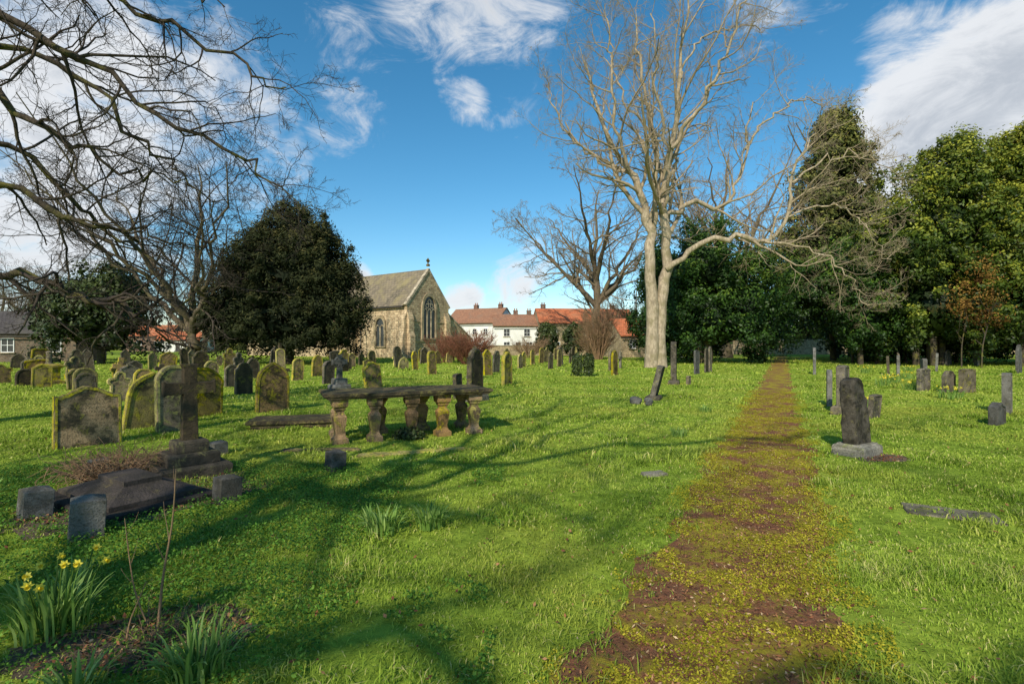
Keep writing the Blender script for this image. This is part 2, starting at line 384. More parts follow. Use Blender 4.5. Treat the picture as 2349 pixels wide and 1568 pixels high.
# ------------------------------------------------------------------ grass
def soilmask(x,y,lst=SOIL):
    k=np.zeros(len(x))
    for (cx,cy,rx,ry,rot,s) in lst:
        dx=x-cx; dy=y-cy; u=dx*math.cos(rot)+dy*math.sin(rot); w=-dx*math.sin(rot)+dy*math.cos(rot)
        k=np.maximum(k,np.where((u/rx)**2+(w/ry)**2<1,s,0))
    return k
def grass_band(y0,y1,dens,h0,w0,marg):
    area=(y1-y0)*((y0+y1)*1.03+2*marg); n=int(area*dens)
    y=y0+(y1-y0)*rng.random(n)
    hw=1.03*y+marg; keep=rng.random(n)<hw/(1.03*y1+marg)
    y=y[keep]; hw=hw[keep]; x=(rng.random(len(y))*2-1)*hw
    d=np.abs(x-pathx(y))+.5*(vnoise(x,y,2.6)-.5)+.45*(vnoise(x,y,8)-.5)
    pk=np.clip((d-.42)/.40,.03,1)**1.4
    clump=vnoise(x,y,1.1)*.5+vnoise(x,y,5.5)*.5
    pk=pk*(1-soilmask(x,y))*(1-soilmask(x,y,CLEAR))*np.clip(clump*2.6-.35,.22,1)
    k=rng.random(len(y))<pk
    return x[k],y[k],clump[k],h0,w0
Vs=[];Q=[];T=[];Ti=[];off=0
for (y0,y1,dn,h0,w0,mg) in [(1.6,4,6500,.028,.0030,.8),(4,7,3400,.031,.0045,1.2),(7,13,1200,.036,.008,1.5),(13,26,280,.042,.016,2),(26,62,36,.055,.04,3)]:
    x,y,cl_,h0,w0=grass_band(y0,y1,dn,h0,w0,mg)
    n=len(x); tall=vnoise(x,y,1.7)**4*3.0+vnoise(x,y,8)*.6
    h=h0*(.35+1.0*rng.random(n))*(.45+1.1*tall); w=w0*(.6+.7*rng.random(n))
    a=rng.random(n)*6.283; la=a+1.57+(rng.random(n)-.5); le=.35+1.3*rng.random(n)
    ca,sa=np.cos(a),np.sin(a); lx,ly=np.cos(la)*le*h,np.sin(la)*le*h
    z=np.zeros(n)
    P0=np.stack([x-ca*w,y-sa*w,z],1);P1=np.stack([x+ca*w,y+sa*w,z],1)
    mx=x+lx*.35;my=y+ly*.35
    P2=np.stack([mx+ca*w*.7,my+sa*w*.7,h*.6],1);P3=np.stack([mx-ca*w*.7,my-sa*w*.7,h*.6],1)
    P4=np.stack([x+lx,y+ly,h*(1.05-.3*le)],1)
    Vs.append(np.stack([P0,P1,P2,P3,P4],1).reshape(-1,3))
    b_=off+np.arange(n)*5
    Q.append(np.stack([b_,b_+1,b_+2,b_+3],1));T.append(np.stack([b_+3,b_+2,b_+4],1)); off+=5*n
    t=.10+.5*rng.random(n)+.5*(vnoise(x+50,y,.8)-.4)+.45*(vnoise(x,y+50,3.5)-.45); t=np.where(rng.random(n)<.10,1.0,t)
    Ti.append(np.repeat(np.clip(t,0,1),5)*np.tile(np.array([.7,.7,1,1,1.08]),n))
me=mesh_np('grass',np.concatenate(Vs),[np.concatenate(Q),np.concatenate(T)],[M_grass],True,np.concatenate(Ti))
info(add('grass',me),'short vivid green lawn grass','grass',kind='stuff')

def leaf_arrays(C,Nr,size,tint,aspect=.5):
    n=len(C); ref=rng.normal(size=(n,3)); Nr=Nr/np.linalg.norm(Nr,axis=1,keepdims=True)
    u=np.cross(Nr,ref); u/=np.linalg.norm(u,axis=1,keepdims=True)+1e-9; v=np.cross(Nr,u)
    s=(size*(.6+.8*rng.random(n)))[:,None]
    V=np.stack([C-u*s,C+v*s*aspect,C+u*s,C-v*s*aspect],1).reshape(-1,3)
    F=np.arange(n*4).reshape(n,4)
    return V,F,np.repeat(tint,4)
def leafmesh(name,C,Nr,size,tint,mat,aspect=.5):
    V,F,t=leaf_arrays(C,Nr,size,tint,aspect)
    return mesh_np(name,V,[F],[mat],False,t)

n=24000; y=1.8+15*rng.random(n)**1.5; x=pathx(y)+rng.normal(size=n)*.42
k=(np.abs(x-pathx(y))<.7)|(rng.random(n)<.35); x=x[k];y=y[k];n=len(x)
nn=np.stack([rng.normal(size=n)*.5,rng.normal(size=n)*.5,np.ones(n)],1)
C=np.stack([x,y,.018+.014*rng.random(n)],1)
info(add('leaf_litter',leafmesh('leaf_litter',C,nn,.011,rng.random(n)**1.2,M_litter,.4)),'brown dead leaves and twigs strewn along the path','fallen leaves',kind='stuff')
n=220000; y=1.8+16*rng.random(n)**1.4; x=pathx(y)+(rng.random(n)*2-1)*.9
k=(vnoise(x,y,2.3)*.45+vnoise(x,y,6)*.33+vnoise(x,y,18)*.22)>.475+.25*rng.random(n)*(np.abs(x-pathx(y))>.7); x=x[k];y=y[k];n=len(x)
C=np.stack([x,y,.012+.018*rng.random(n)],1)
info(add('moss',leafmesh('moss',C,rng.normal(size=(n,3))*.7+[0,0,.9],.007,rng.random(n)*.6+.5*vnoise(x,y,7),M_mosst,.6)),'yellow-green moss cushions covering the path','moss',kind='stuff')
n=1800; y=2+16*rng.random(n)**1.3; x=(rng.random(n)*2-1)*(y+1)
C=np.stack([x,y,.025+.02*rng.random(n)],1)
info(add('fallen_leaves',leafmesh('fallen_leaves',C,rng.normal(size=(n,3))*.5+[0,0,1],.016,rng.random(n)*.9,M_litter,.6)),'scattered brown leaves lying on the lawn','fallen leaves',kind='stuff')
C=[]
for (cx,cy,rx,ry,rot,s) in SOIL:
    n=int(1100*rx*ry)+100; a=rng.random(n)*6.28; r=np.sqrt(rng.random(n))
    u=rx*r*np.cos(a); w=ry*r*np.sin(a)
    C.append(np.stack([cx+u*math.cos(rot)-w*math.sin(rot),cy+u*math.sin(rot)+w*math.cos(rot),.01+.02*rng.random(n)],1))
C=np.concatenate(C); n=len(C)
info(add('dead_leaves',leafmesh('dead_leaves',C,rng.normal(size=(n,3))*.6+[0,0,1],.017,rng.random(n),M_litter,.5)),'dead leaves and straw on bare soil','dead leaves',kind='stuff')
n=100000; y=2.2+4.5*rng.random(n); x=-6.5+6.4*rng.random(n)
k=(vnoise(x,y,1.3)*.6+vnoise(x,y,5)*.4+.25*(x<-1.2)-.12*(x>-1))>.55; k&=(soilmask(x,y)<.5)|(rng.random(n)<.4); x=x[k];y=y[k];n=len(x)
C=np.stack([x,y,.02+.06*rng.random(n)*(.4+vnoise(x,y,4))],1)
info(add('weeds',leafmesh('weeds',C,rng.normal(size=(n,3))*.6+[0,0,1],.011,rng.random(n),M_weed,.6)),'low leafy weeds carpeting shaded ground','weeds',kind='stuff')

# ------------------------------------------------------------------ branching
def catmull(pts,Q):
    P=np.array(pts,float)
    ext=np.vstack([2*P[0]-P[1],P,2*P[-1]-P[-2]])
    n=len(P)-1; t=np.linspace(0,n,Q); i=np.minimum(t.astype(int),n-1); f=(t-i)[:,None]
    p0,p1,p2,p3=ext[i],ext[i+1],ext[i+2],ext[i+3]
    return .5*((2*p1)+(-p0+p2)*f+(2*p0-5*p1+4*p2-p3)*f**2+(-p0+3*p1-3*p2+p3)*f**3)
def tubes(P,r,S):
    N,K,_=P.shape
    T=np.gradient(P,axis=1); T/=np.linalg.norm(T,axis=2,keepdims=True)+1e-9
    ref=np.zeros_like(T); ref[...,0]=.31; ref[...,1]=.95; ref[...,2]=.11
    u=np.cross(T,ref); u/=np.linalg.norm(u,axis=2,keepdims=True)+1e-9; v=np.cross(T,u)
    a=np.arange(S)*2*np.pi/S
    V=P[:,:,None,:]+r[:,:,None,None]*(u[:,:,None,:]*np.cos(a)[None,None,:,None]+v[:,:,None,:]*np.sin(a)[None,None,:,None])
    idx=np.arange(N*K*S).reshape(N,K,S)
    A=idx[:,:-1,:];B=np.roll(A,-1,axis=2);D=idx[:,1:,:];Cc=np.roll(D,-1,axis=2)
    F=np.stack([A,B,Cc,D],-1).reshape(-1,4)
    return V.reshape(-1,3),F
def sprout(par,pr,n,tmin,lo_,hi_,ang,wander,up,K,rr,rmin=.004,side=None):
    N,Qn,_=par.shape
    t=tmin+(1-tmin)*(np.arange(n)[None]+rng.random((N,n)))/n
    ix=t*(Qn-1); i0=np.clip(ix.astype(int),0,Qn-2); f=(ix-i0)[...,None]; ar=np.arange(N)[:,None]
    p0=par[ar,i0]; p1=par[ar,i0+1]; pos=p0*(1-f)+p1*f
    T=p1-p0; T/=np.linalg.norm(T,axis=2,keepdims=True)+1e-9
    Ln=np.linalg.norm(np.diff(par,axis=1),axis=2).sum(1)
    ln=Ln[:,None]*(lo_+(hi_-lo_)*rng.random((N,n)))*(1.1-.55*t)
    q=rng.normal(size=(N,n,3)); q-= (q*T).sum(2,keepdims=True)*T; q/=np.linalg.norm(q,axis=2,keepdims=True)+1e-9
    an=ang*(.65+.7*rng.random((N,n)))[...,None]
    d=T*np.cos(an)+q*np.sin(an)
    pr0=pr[ar,i0]; r0=np.minimum(pr0*rr,ln*.026); r0=np.maximum(r0,rmin)
    pts=[pos]
    for k in range(K-1):
        d=d+wander*rng.normal(size=d.shape); d[...,2]+=up; d/=np.linalg.norm(d,axis=2,keepdims=True)
        pts.append(pts[-1]+d*(ln/(K-1))[...,None])
    P=np.stack(pts,2).reshape(N*n,K,3)
    r=r0.reshape(-1)[:,None]*np.linspace(1,.35,K)[None]; r=np.maximum(r,rmin*.7)
    return P,r
def branch_mesh(name,parts,mat):
    Vs=[];Fs=[];o_=0
    for P,r,S in parts:
        V,F=tubes(P,r,S); Vs.append(V);Fs.append(F+o_);o_+=len(V)
    return mesh_np(name,np.concatenate(Vs),[np.concatenate(Fs)],[mat],True)
def bare_tree(name,label,loc,limbs,levels,mat,category='tree',group=None,rot=0,Q=16,flare=1.25,mat2=None,wig=0):
    e=thing(name,label,category,loc,(0,0,rot),group)
    P=np.stack([catmull(l[0],Q) for l in limbs])
    rr=np.stack([np.interp(np.linspace(0,1,Q),np.linspace(0,1,len(l[1:])),l[1:]) for l in limbs])
    if wig:
        w=rng.normal(size=P.shape)*wig; w[:,0]=0; w[:,1]*=.4
        for i,l in enumerate(limbs):
            if l[0][0][2]<.2: w[i,:5]*=.3
        P+=w
    rr*=1+.06*rng.normal(size=rr.shape)
    for i,l in enumerate(limbs):
        if l[0][0][2]<.2: rr[i,0]*=flare; rr[i,1]*=1+(flare-1)*.3
    add('trunk',branch_mesh('trunk',[(P,rr,9)],mat),e)
    parts=[]
    par,pr=P,rr
    for li,(n,tm,lo_,hi_,an,wa,up,K,rf,rm) in enumerate(levels):
        nP,nr=sprout(par,pr,n,tm,lo_,hi_,an,wa,up,K,rf,rm)
        parts.append((nP,nr,5 if li==0 else 3))
        par,pr=nP,nr
    add('crown',branch_mesh('crown',parts,mat2 or mat),e)
    return e

A=[([(-.28,0,-.2),(-.22,0,4.3),(-.36,0,7.4),(-.35,.1,10.5),(-1.2,.2,12.9),(-2.3,.5,14.6),(-4.0,1,18.5),(-4.6,1.4,22.5)],.46,.40,.34,.25,.14,.05),
 ([(.28,.1,-.2),(.40,.1,4.0),(.80,.1,7.2),(.55,0,11.1),(1.2,-.3,15.7),(1.5,-.6,21.2),(2.3,-.8,26.2)],.46,.40,.34,.23,.13,.05),
 ([(-.33,.1,10.3),(.5,.8,14),(.0,1.2,18.2),(-.75,1.5,22.5),(-1,1.5,26.0)],.22,.17,.13,.09,.04),
 ([(.78,0,6.9),(2.7,-.6,8.4),(5.2,-1,8.9),(7.2,-1.2,8.5),(8.7,-1.4,10.5),(8.9,-1.6,13.5),(10.3,-1.8,16)],.22,.19,.16,.13,.09,.035),
 ([(.55,0,10.5),(2.7,.6,11.8),(5.0,1,11.5),(6.5,1.4,13.5),(7.2,1.8,16.6),(7.8,2,20)],.19,.16,.12,.08,.035),
 ([(1.1,-.3,15.3),(3.2,-1.5,18.7),(4.7,-2,22.7),(5.7,-2.4,26)],.14,.11,.07,.035),
 ([(-1.1,.2,12.7),(-3.0,-1,16.2),(-3.5,-1.6,20.5),(-3.9,-2,24)],.14,.11,.07,.035),
 ([(-1.8,.3,13.8),(-4.4,1.2,15.4),(-6.6,1.8,18.0),(-7.6,2,21)],.11,.08,.055,.025),
 ([(.6,0,10.9),(.2,-2,14),(-.9,-3.6,18),(-1.5,-4.5,22)],.14,.11,.07,.035),
 ([(.8,-.1,13),(2.2,2,16),(2.8,3.6,20),(3.4,4.4,23.5)],.13,.1,.065,.035),
 ([(7.1,-1.2,8.6),(9.6,-2,8.0),(11.8,-2.4,6.2),(13,-2.6,4.2)],.08,.06,.04,.02),
 ([(8.5,-1.4,10.2),(11,-2,11),(13,-2.3,9.6),(14.6,-2.4,7.2)],.08,.06,.04,.02),
 ([(7.1,1.7,16),(9.5,2.2,18.8),(12,2.5,20),(14.5,2.7,19.3)],.09,.065,.045,.02),
 ([(8.8,-1.5,12.5),(11.5,-1,14.2),(14.2,-.8,14.6),(16.5,-.6,13.2)],.08,.06,.045,.02),
 ([(1.6,-.6,20),(3,0,23),(6,1,24.5),(8.8,1.5,25)],.08,.06,.045,.02),
 ([(-.1,1,17),(-2.0,2,20),(-2.6,2.6,24),(-2.9,2.8,27)],.09,.07,.05,.025)]
LV=[(10,.32,.26,.50,.7,.17,.06,9,.55,.020),(6,.12,.35,.62,.75,.19,.05,7,.55,.011),(5,.1,.38,.7,.8,.2,.04,5,.6,.0075),(4,.1,.4,.8,.7,.18,.03,4,.7,.0055)]
bare_tree('bare_tree','tall pale-barked bare tree with twin trunks and long low bough',(10.1,36,0),A,LV,M_palebark,mat2=M_limetwig,wig=.14,Q=22)

def generic_limbs(H,r,spread,nl,fork=.25,seed=1):
    rr=random.Random(seed); tp=H*fork
    L=[([(0,0,-.2),(rr.uniform(-.2,.2),0,tp*.5),(rr.uniform(-.3,.3),0,tp),(rr.uniform(-.6,.6),0,H*.6),(rr.uniform(-.8,.8),0,H*.92)],r,r*.85,r*.7,r*.35,r*.1)]
    for i in range(nl):
        a=2*math.pi*i/nl+rr.uniform(-.3,.3); z0=tp*rr.uniform(.8,1.35); s=spread*rr.uniform(.75,1.1); h=H*rr.uniform(.55,.95)
        c,q=math.cos(a),math.sin(a)
        L.append(([(0,0,z0),(c*s*.3,q*s*.3,z0+(h-z0)*.3),(c*s*.65,q*s*.65,z0+(h-z0)*.62),(c*s,q*s,h)],r*.5,r*.35,r*.2,r*.07))
    return L
LVg=[(9,.25,.3,.5,.8,.16,.04,7,.5,.02),(6,.12,.35,.6,.8,.18,.03,6,.55,.014),(5,.1,.35,.65,.8,.2,.02,5,.6,.012),(3,.1,.4,.8,.7,.18,.02,4,.7,.01)]
bare_tree('bare_tree','bare spreading tree with brown twigs near stone cottages',(12.2,74,0),generic_limbs(26,.7,11.5,9,.33,3),[(9,.25,.3,.5,.8,.16,.04,7,.5,.03),(6,.12,.35,.6,.8,.18,.03,6,.55,.022),(5,.1,.35,.65,.8,.2,.02,5,.6,.017),(4,.1,.4,.8,.7,.18,.02,4,.7,.013)],M_greybark,mat2=M_paletwig,wig=.15)
bare_tree('bare_tree','gnarled bare tree with low tangled branches beside the yew',(-25.6,41,0),generic_limbs(17.5,.45,11.5,11,.15,5),LVg,M_greybark,mat2=M_darktwig,wig=.22)
bare_tree('bare_tree','bare tree standing behind dark evergreens',(26,62,0),generic_limbs(27,.6,9,9,.3,8),LVg,M_greybark,mat2=M_paletwig,wig=.15)
t0=bare_tree('bare_tree','distant bare grey-brown tree beyond the graves',(-68,78,0),generic_limbs(17,.5,10,9,.2,11),LVg,M_greybark,wig=.15)
def copy_thing(e,loc,rot=0,sc=1):
    n=e.copy(); COL.objects.link(n); n.location=loc; n.rotation_euler=(e.rotation_euler[0],e.rotation_euler[1],rot); n.scale=(sc,sc,sc)
    for c in e.children:
        k=c.copy(); COL.objects.link(k); k.parent=n
        for c2 in c.children:
            k2=c2.copy(); COL.objects.link(k2); k2.parent=k
    return n
for (x,y,r_,s_) in [(-82,90,1,.95),(-60,100,3,1.1),(22,90,4,.8),(-95,95,.4,1)]:
    copy_thing(t0,(x,y,0),r_,s_)

B=[([(-12.6,7.2,-.2),(-12.3,7.3,2),(-12.2,7.4,5),(-12,7.6,9),(-11.5,8,13)],.42,.36,.3,.2,.08),
 ([(-12.2,7.4,4.6),(-9.4,8.6,6.1),(-8.1,9,5.3),(-7.0,9.4,4.8),(-6.2,9.6,4.7)],.10,.07,.045,.025,.012),
 ([(-12.2,7.4,5.4),(-9.6,8.4,7.1),(-7.7,8.8,6.6),(-6.1,9.2,5.7),(-4.9,9.5,5.0),(-4.0,9.7,4.3)],.095,.07,.045,.028,.01),
 ([(-12.1,7.5,6.4),(-9.6,8.6,8.1),(-7.5,8.9,7.8),(-5.9,9,7.2),(-4.7,9.2,6.5),(-4.0,9.3,6.1)],.095,.065,.04,.025,.01),
 ([(-12.2,7.4,3.8),(-9.2,9.2,4.4),(-7.9,9.8,3.8),(-7.2,10.2,3.8),(-6.5,10.5,3.5)],.09,.065,.04,.025,.012),
 ([(-12.3,7.3,2.9),(-10.0,9.4,3.0),(-8.9,9.8,2.75),(-8.0,10,2.5),(-7.4,10.2,2.35),(-6.6,10.4,2.5)],.13,.085,.075,.065,.045,.02),
 ([(-12,7.6,8),(-9.2,8.2,9.0),(-7.2,8.4,8.6),(-5.8,8.5,7.9),(-4.8,8.6,7.3)],.09,.06,.038,.022,.01),
 ([(-12.1,7.5,7),(-9.8,10.4,7.5),(-8.3,11.2,6.3),(-7.4,11.8,5.3),(-6.7,12,4.9)],.09,.06,.038,.022,.01),
 ([(-12.2,7.4,5.8),(-10.4,10.6,5.6),(-9.4,11.6,4.4),(-8.6,12.2,3.6),(-7.8,12.4,3.4)],.09,.06,.038,.022,.01),
 ([(-12.1,7.5,6),(-9.2,7.6,6.6),(-8,7.7,7.3),(-7,7.8,7.8),(-6.1,7.8,8.0)],.08,.055,.038,.02,.01)]
B=[([(px_+12.6,py_-7.2,pz_) for (px_,py_,pz_) in l[0]],)+tuple(l[1:]) for l in B]
LVb=[(17,.22,.14,.30,.75,.22,-.03,9,.5,.006),(7,.15,.3,.55,.75,.22,-.01,7,.55,.004),(5,.1,.35,.6,.8,.2,.0,5,.6,.003),(3,.1,.4,.8,.7,.2,0,4,.7,.0024)]
bare_tree('bare_tree','large bare tree with dark mossy boughs sweeping out over graves',(-12.6,7.2,0),B,LVb,M_darkbark,Q=22,wig=.09,mat2=M_darktwig)
# churchyard trees standing behind the viewpoint; the lawn is dappled by their shadows
LVs=[(7,.3,.3,.5,.8,.16,.04,6,.5,.016),(5,.15,.35,.6,.8,.18,.03,5,.55,.012),(4,.1,.35,.65,.8,.2,.02,4,.6,.010)]
ts=bare_tree('bare_tree','bare churchyard tree beside the footpath',(-6.6,-6.0,0),generic_limbs(19,.21,8.5,9,.42,21),LVs,M_greybark,wig=.2)
copy_thing(ts,(-11.5,-9.0,0),4,.8); copy_thing(ts,(1.5,-15,0),2,.62)

# ------------------------------------------------------------------ evergreens
def crown_arrays(blobs,nc,per,cr,ls,core=.6,nz=.25,squash=1.0,tbias=0):
    Cs=[];Ns=[];Ts=[];Sz=[]
    zt=max(b_[2]+b_[5] for b_ in blobs)
    for (cx,cy,cz,rx,ry,rz) in blobs:
        d=rng.normal(size=(nc,3)); d/=np.linalg.norm(d,axis=1,keepdims=True); d[:,2]=np.where(d[:,2]<-.75,-d[:,2],d[:,2])
        k=(.72+.36*rng.random(nc))*(1+nz*(vnoise(d[:,0]*3+cx,d[:,2]*3+d[:,1]*2+cz,1.3)-.5)*2)
        c=np.array([cx,cy,cz])+d*k[:,None]*np.array([rx,ry,rz])
        r=cr*(.4+.95*rng.random(nc)**1.3)
        q=rng.normal(size=(nc,per,3)); q/=np.linalg.norm(q,axis=2,keepdims=True)
        rad=(.3+.85*rng.random((nc,per)))[...,None]
        pts=c[:,None]+q*rad*r[:,None,None]*np.array([1,1,squash])
        nr=q*.9+d[:,None]*.35+rng.normal(size=q.shape)*.5+np.array([0,0,.25])
        t=np.clip(.18+.38*(rng.random(nc)[:,None]-.3)+.28*q[...,2]+.32*(rng.random((nc,per))-.5)+.15*d[:,2][:,None]+.28*pts[...,2]/zt+tbias,0,1)  # tint lighter upward: shade below and sunlit tops put into the leaf colour
        m=pts[...,2]>.12
        Cs.append(pts[m]);Ns.append(nr[m]);Ts.append(t[m]);Sz.append(np.full(m.sum(),ls))
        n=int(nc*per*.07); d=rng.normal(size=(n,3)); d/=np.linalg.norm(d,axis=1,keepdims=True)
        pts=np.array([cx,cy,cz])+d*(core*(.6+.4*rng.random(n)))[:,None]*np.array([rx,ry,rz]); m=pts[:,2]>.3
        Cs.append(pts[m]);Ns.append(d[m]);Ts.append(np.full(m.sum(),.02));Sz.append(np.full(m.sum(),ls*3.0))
    return np.concatenate(Cs),np.concatenate(Ns),np.concatenate(Sz),np.concatenate(Ts)
def evergreen(name,label,loc,blobs,mat,nc=150,per=110,cr=.8,ls=.14,trunk=(.3,4),category='tree',trunks=1,extra=None,aspect=.5,squash=1.0,group=None,nz=.25,core=.6,tbias=0):
    e=thing(name,label,category,loc,group=group)
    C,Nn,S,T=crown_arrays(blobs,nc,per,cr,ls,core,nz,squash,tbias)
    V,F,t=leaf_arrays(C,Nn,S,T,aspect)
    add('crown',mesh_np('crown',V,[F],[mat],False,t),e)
    limbs=[]
    for i in range(trunks):
        dx,dy=(0,0) if trunks==1 else (R.uniform(-1.5,1.5),R.uniform(-1,1))
        limbs.append(catmull([(dx,dy,-.1),(dx*1.1,dy,trunk[1]*.4),(dx*1.3+.2,dy,trunk[1]*.8),(dx*1.5,dy,trunk[1])],10))
    P=np.stack(limbs); rr=np.tile(np.linspace(trunk[0],trunk[0]*.5,10),(trunks,1))
    bp,brr=sprout(P,rr,8,.3,.4,.8,.8,.1,.05,6,.5,.03)
    add('trunk',branch_mesh('trunk',[(P,rr,8),(bp,brr,5)],M_darkbark),e)
    return e
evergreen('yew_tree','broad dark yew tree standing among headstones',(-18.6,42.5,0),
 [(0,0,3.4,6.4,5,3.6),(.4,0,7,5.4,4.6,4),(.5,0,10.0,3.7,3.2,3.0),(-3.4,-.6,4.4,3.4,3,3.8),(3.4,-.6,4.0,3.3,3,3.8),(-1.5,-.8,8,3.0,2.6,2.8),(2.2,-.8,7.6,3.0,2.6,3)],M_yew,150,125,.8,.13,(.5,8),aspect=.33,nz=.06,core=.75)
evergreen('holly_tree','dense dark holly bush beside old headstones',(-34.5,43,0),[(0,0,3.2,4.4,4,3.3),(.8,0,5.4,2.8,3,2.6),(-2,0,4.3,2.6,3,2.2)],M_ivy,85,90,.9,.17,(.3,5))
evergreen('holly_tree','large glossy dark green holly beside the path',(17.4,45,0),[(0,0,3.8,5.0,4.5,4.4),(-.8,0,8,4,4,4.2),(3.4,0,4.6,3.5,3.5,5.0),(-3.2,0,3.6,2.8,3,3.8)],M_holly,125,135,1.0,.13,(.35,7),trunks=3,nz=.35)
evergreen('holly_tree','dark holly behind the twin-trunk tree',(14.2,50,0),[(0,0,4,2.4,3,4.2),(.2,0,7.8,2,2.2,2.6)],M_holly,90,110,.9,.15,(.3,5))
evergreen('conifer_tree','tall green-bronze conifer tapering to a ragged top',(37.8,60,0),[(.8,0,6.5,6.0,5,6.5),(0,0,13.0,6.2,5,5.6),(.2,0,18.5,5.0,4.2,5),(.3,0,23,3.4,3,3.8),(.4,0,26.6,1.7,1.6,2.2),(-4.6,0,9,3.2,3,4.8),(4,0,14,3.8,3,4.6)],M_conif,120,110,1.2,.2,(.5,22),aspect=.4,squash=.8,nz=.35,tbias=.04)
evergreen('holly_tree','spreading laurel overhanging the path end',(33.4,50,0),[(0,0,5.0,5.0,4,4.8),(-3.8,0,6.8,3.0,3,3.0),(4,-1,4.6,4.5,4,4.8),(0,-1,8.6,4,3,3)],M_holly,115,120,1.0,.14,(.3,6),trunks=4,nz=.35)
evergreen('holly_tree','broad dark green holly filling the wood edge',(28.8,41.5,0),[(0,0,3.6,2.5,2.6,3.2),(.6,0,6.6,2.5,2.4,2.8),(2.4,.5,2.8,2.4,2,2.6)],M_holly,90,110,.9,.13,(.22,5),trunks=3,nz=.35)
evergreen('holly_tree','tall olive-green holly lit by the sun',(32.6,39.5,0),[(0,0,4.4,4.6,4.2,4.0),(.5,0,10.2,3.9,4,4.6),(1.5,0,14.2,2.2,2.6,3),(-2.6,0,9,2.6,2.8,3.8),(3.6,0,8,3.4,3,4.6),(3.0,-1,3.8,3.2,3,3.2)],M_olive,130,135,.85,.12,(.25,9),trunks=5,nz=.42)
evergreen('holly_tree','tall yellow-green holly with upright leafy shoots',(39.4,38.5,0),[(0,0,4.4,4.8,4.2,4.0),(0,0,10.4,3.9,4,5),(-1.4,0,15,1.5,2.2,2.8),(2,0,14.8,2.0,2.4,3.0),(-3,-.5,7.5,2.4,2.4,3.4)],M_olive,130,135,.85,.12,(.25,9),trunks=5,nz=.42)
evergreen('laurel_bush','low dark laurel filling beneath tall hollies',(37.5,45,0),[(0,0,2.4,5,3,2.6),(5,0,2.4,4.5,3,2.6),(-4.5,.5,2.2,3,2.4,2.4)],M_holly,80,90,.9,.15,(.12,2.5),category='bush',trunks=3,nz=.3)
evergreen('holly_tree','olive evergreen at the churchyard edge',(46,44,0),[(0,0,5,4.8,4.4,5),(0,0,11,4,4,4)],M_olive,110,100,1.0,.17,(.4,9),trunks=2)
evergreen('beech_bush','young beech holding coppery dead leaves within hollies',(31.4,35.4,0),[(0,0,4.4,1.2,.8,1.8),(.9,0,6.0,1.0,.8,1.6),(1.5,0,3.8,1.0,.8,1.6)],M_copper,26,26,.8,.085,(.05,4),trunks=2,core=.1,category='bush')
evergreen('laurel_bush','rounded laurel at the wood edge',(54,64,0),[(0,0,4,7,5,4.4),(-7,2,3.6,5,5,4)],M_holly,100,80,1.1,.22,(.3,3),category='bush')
cb=evergreen('clipped_bush','rounded clipped dark green bush near cottages',(4.7,70,0),[(0,0,2.1,1.5,1.4,2.3)],M_ivy,120,70,.5,.13,(.1,2),category='bush',group='clipped bushes by the cottages',nz=.05)
copy_thing(cb,(8.4,70,0),1.5,.97)
bl=[(x_,R.uniform(-6,6),R.uniform(1.5,2.5),9,6,R.uniform(2.5,4.5)) for x_ in range(-190,200,11)]
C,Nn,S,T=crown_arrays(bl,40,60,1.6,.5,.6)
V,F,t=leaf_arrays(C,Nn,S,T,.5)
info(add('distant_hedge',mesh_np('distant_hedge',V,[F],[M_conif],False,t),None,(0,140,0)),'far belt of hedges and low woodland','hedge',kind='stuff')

def shrub(name,label,loc,n,H,spread,mat,lv,cat='bush',rb=.02,group=None):
    e=thing(name,label,cat,loc,group=group)
    P=[];rr=[]
    for i in range(n):
        a=rng.random()*6.28; s=spread*math.sqrt(rng.random()); h=H*(.6+.4*rng.random())
        P.append(catmull([(math.cos(a)*s*.2,math.sin(a)*s*.2,0),(math.cos(a)*s*.6,math.sin(a)*s*.6,h*.5),(math.cos(a)*s,math.sin(a)*s,h)],8)); rr.append(np.linspace(rb,rb*.4,8))
    P=np.stack(P);rr=np.stack(rr); parts=[(P,rr,4)]; a,b_=P,rr
    for l in lv:
        a,b_=sprout(a,b_,*l); parts.append((a,b_,3))
    add('stems',branch_mesh('stems',parts,mat),e)
    return e
LS=[(8,.15,.3,.6,.5,.1,.05,5,.7,.014),(4,.1,.3,.6,.6,.12,.03,4,.7,.012)]
shrub('dogwood_shrub','reddish leafless shrub in front of the church',(-3.6,42,0),95,2.5,2.3,M_redtwig,LS)
shrub('dogwood_shrub','reddish twiggy shrub below the church wall',(-6.0,46,0),60,2.2,1.9,M_redtwig,LS)
shrub('twiggy_shrub','tall tan twiggy sapling thicket beside cottages',(9.3,55,0),55,6.0,1.9,M_tantwig,LS,rb=.04)
shrub('twiggy_shrub','brown leafless thicket at the foot of a tree',(9.6,58,0),50,3.2,2.6,M_tantwig,LS,rb=.03)
shrub('twiggy_shrub','brown leafless scrub near the cottages',(2.0,62,0),40,2.2,2.6,M_tantwig,LS,rb=.02)

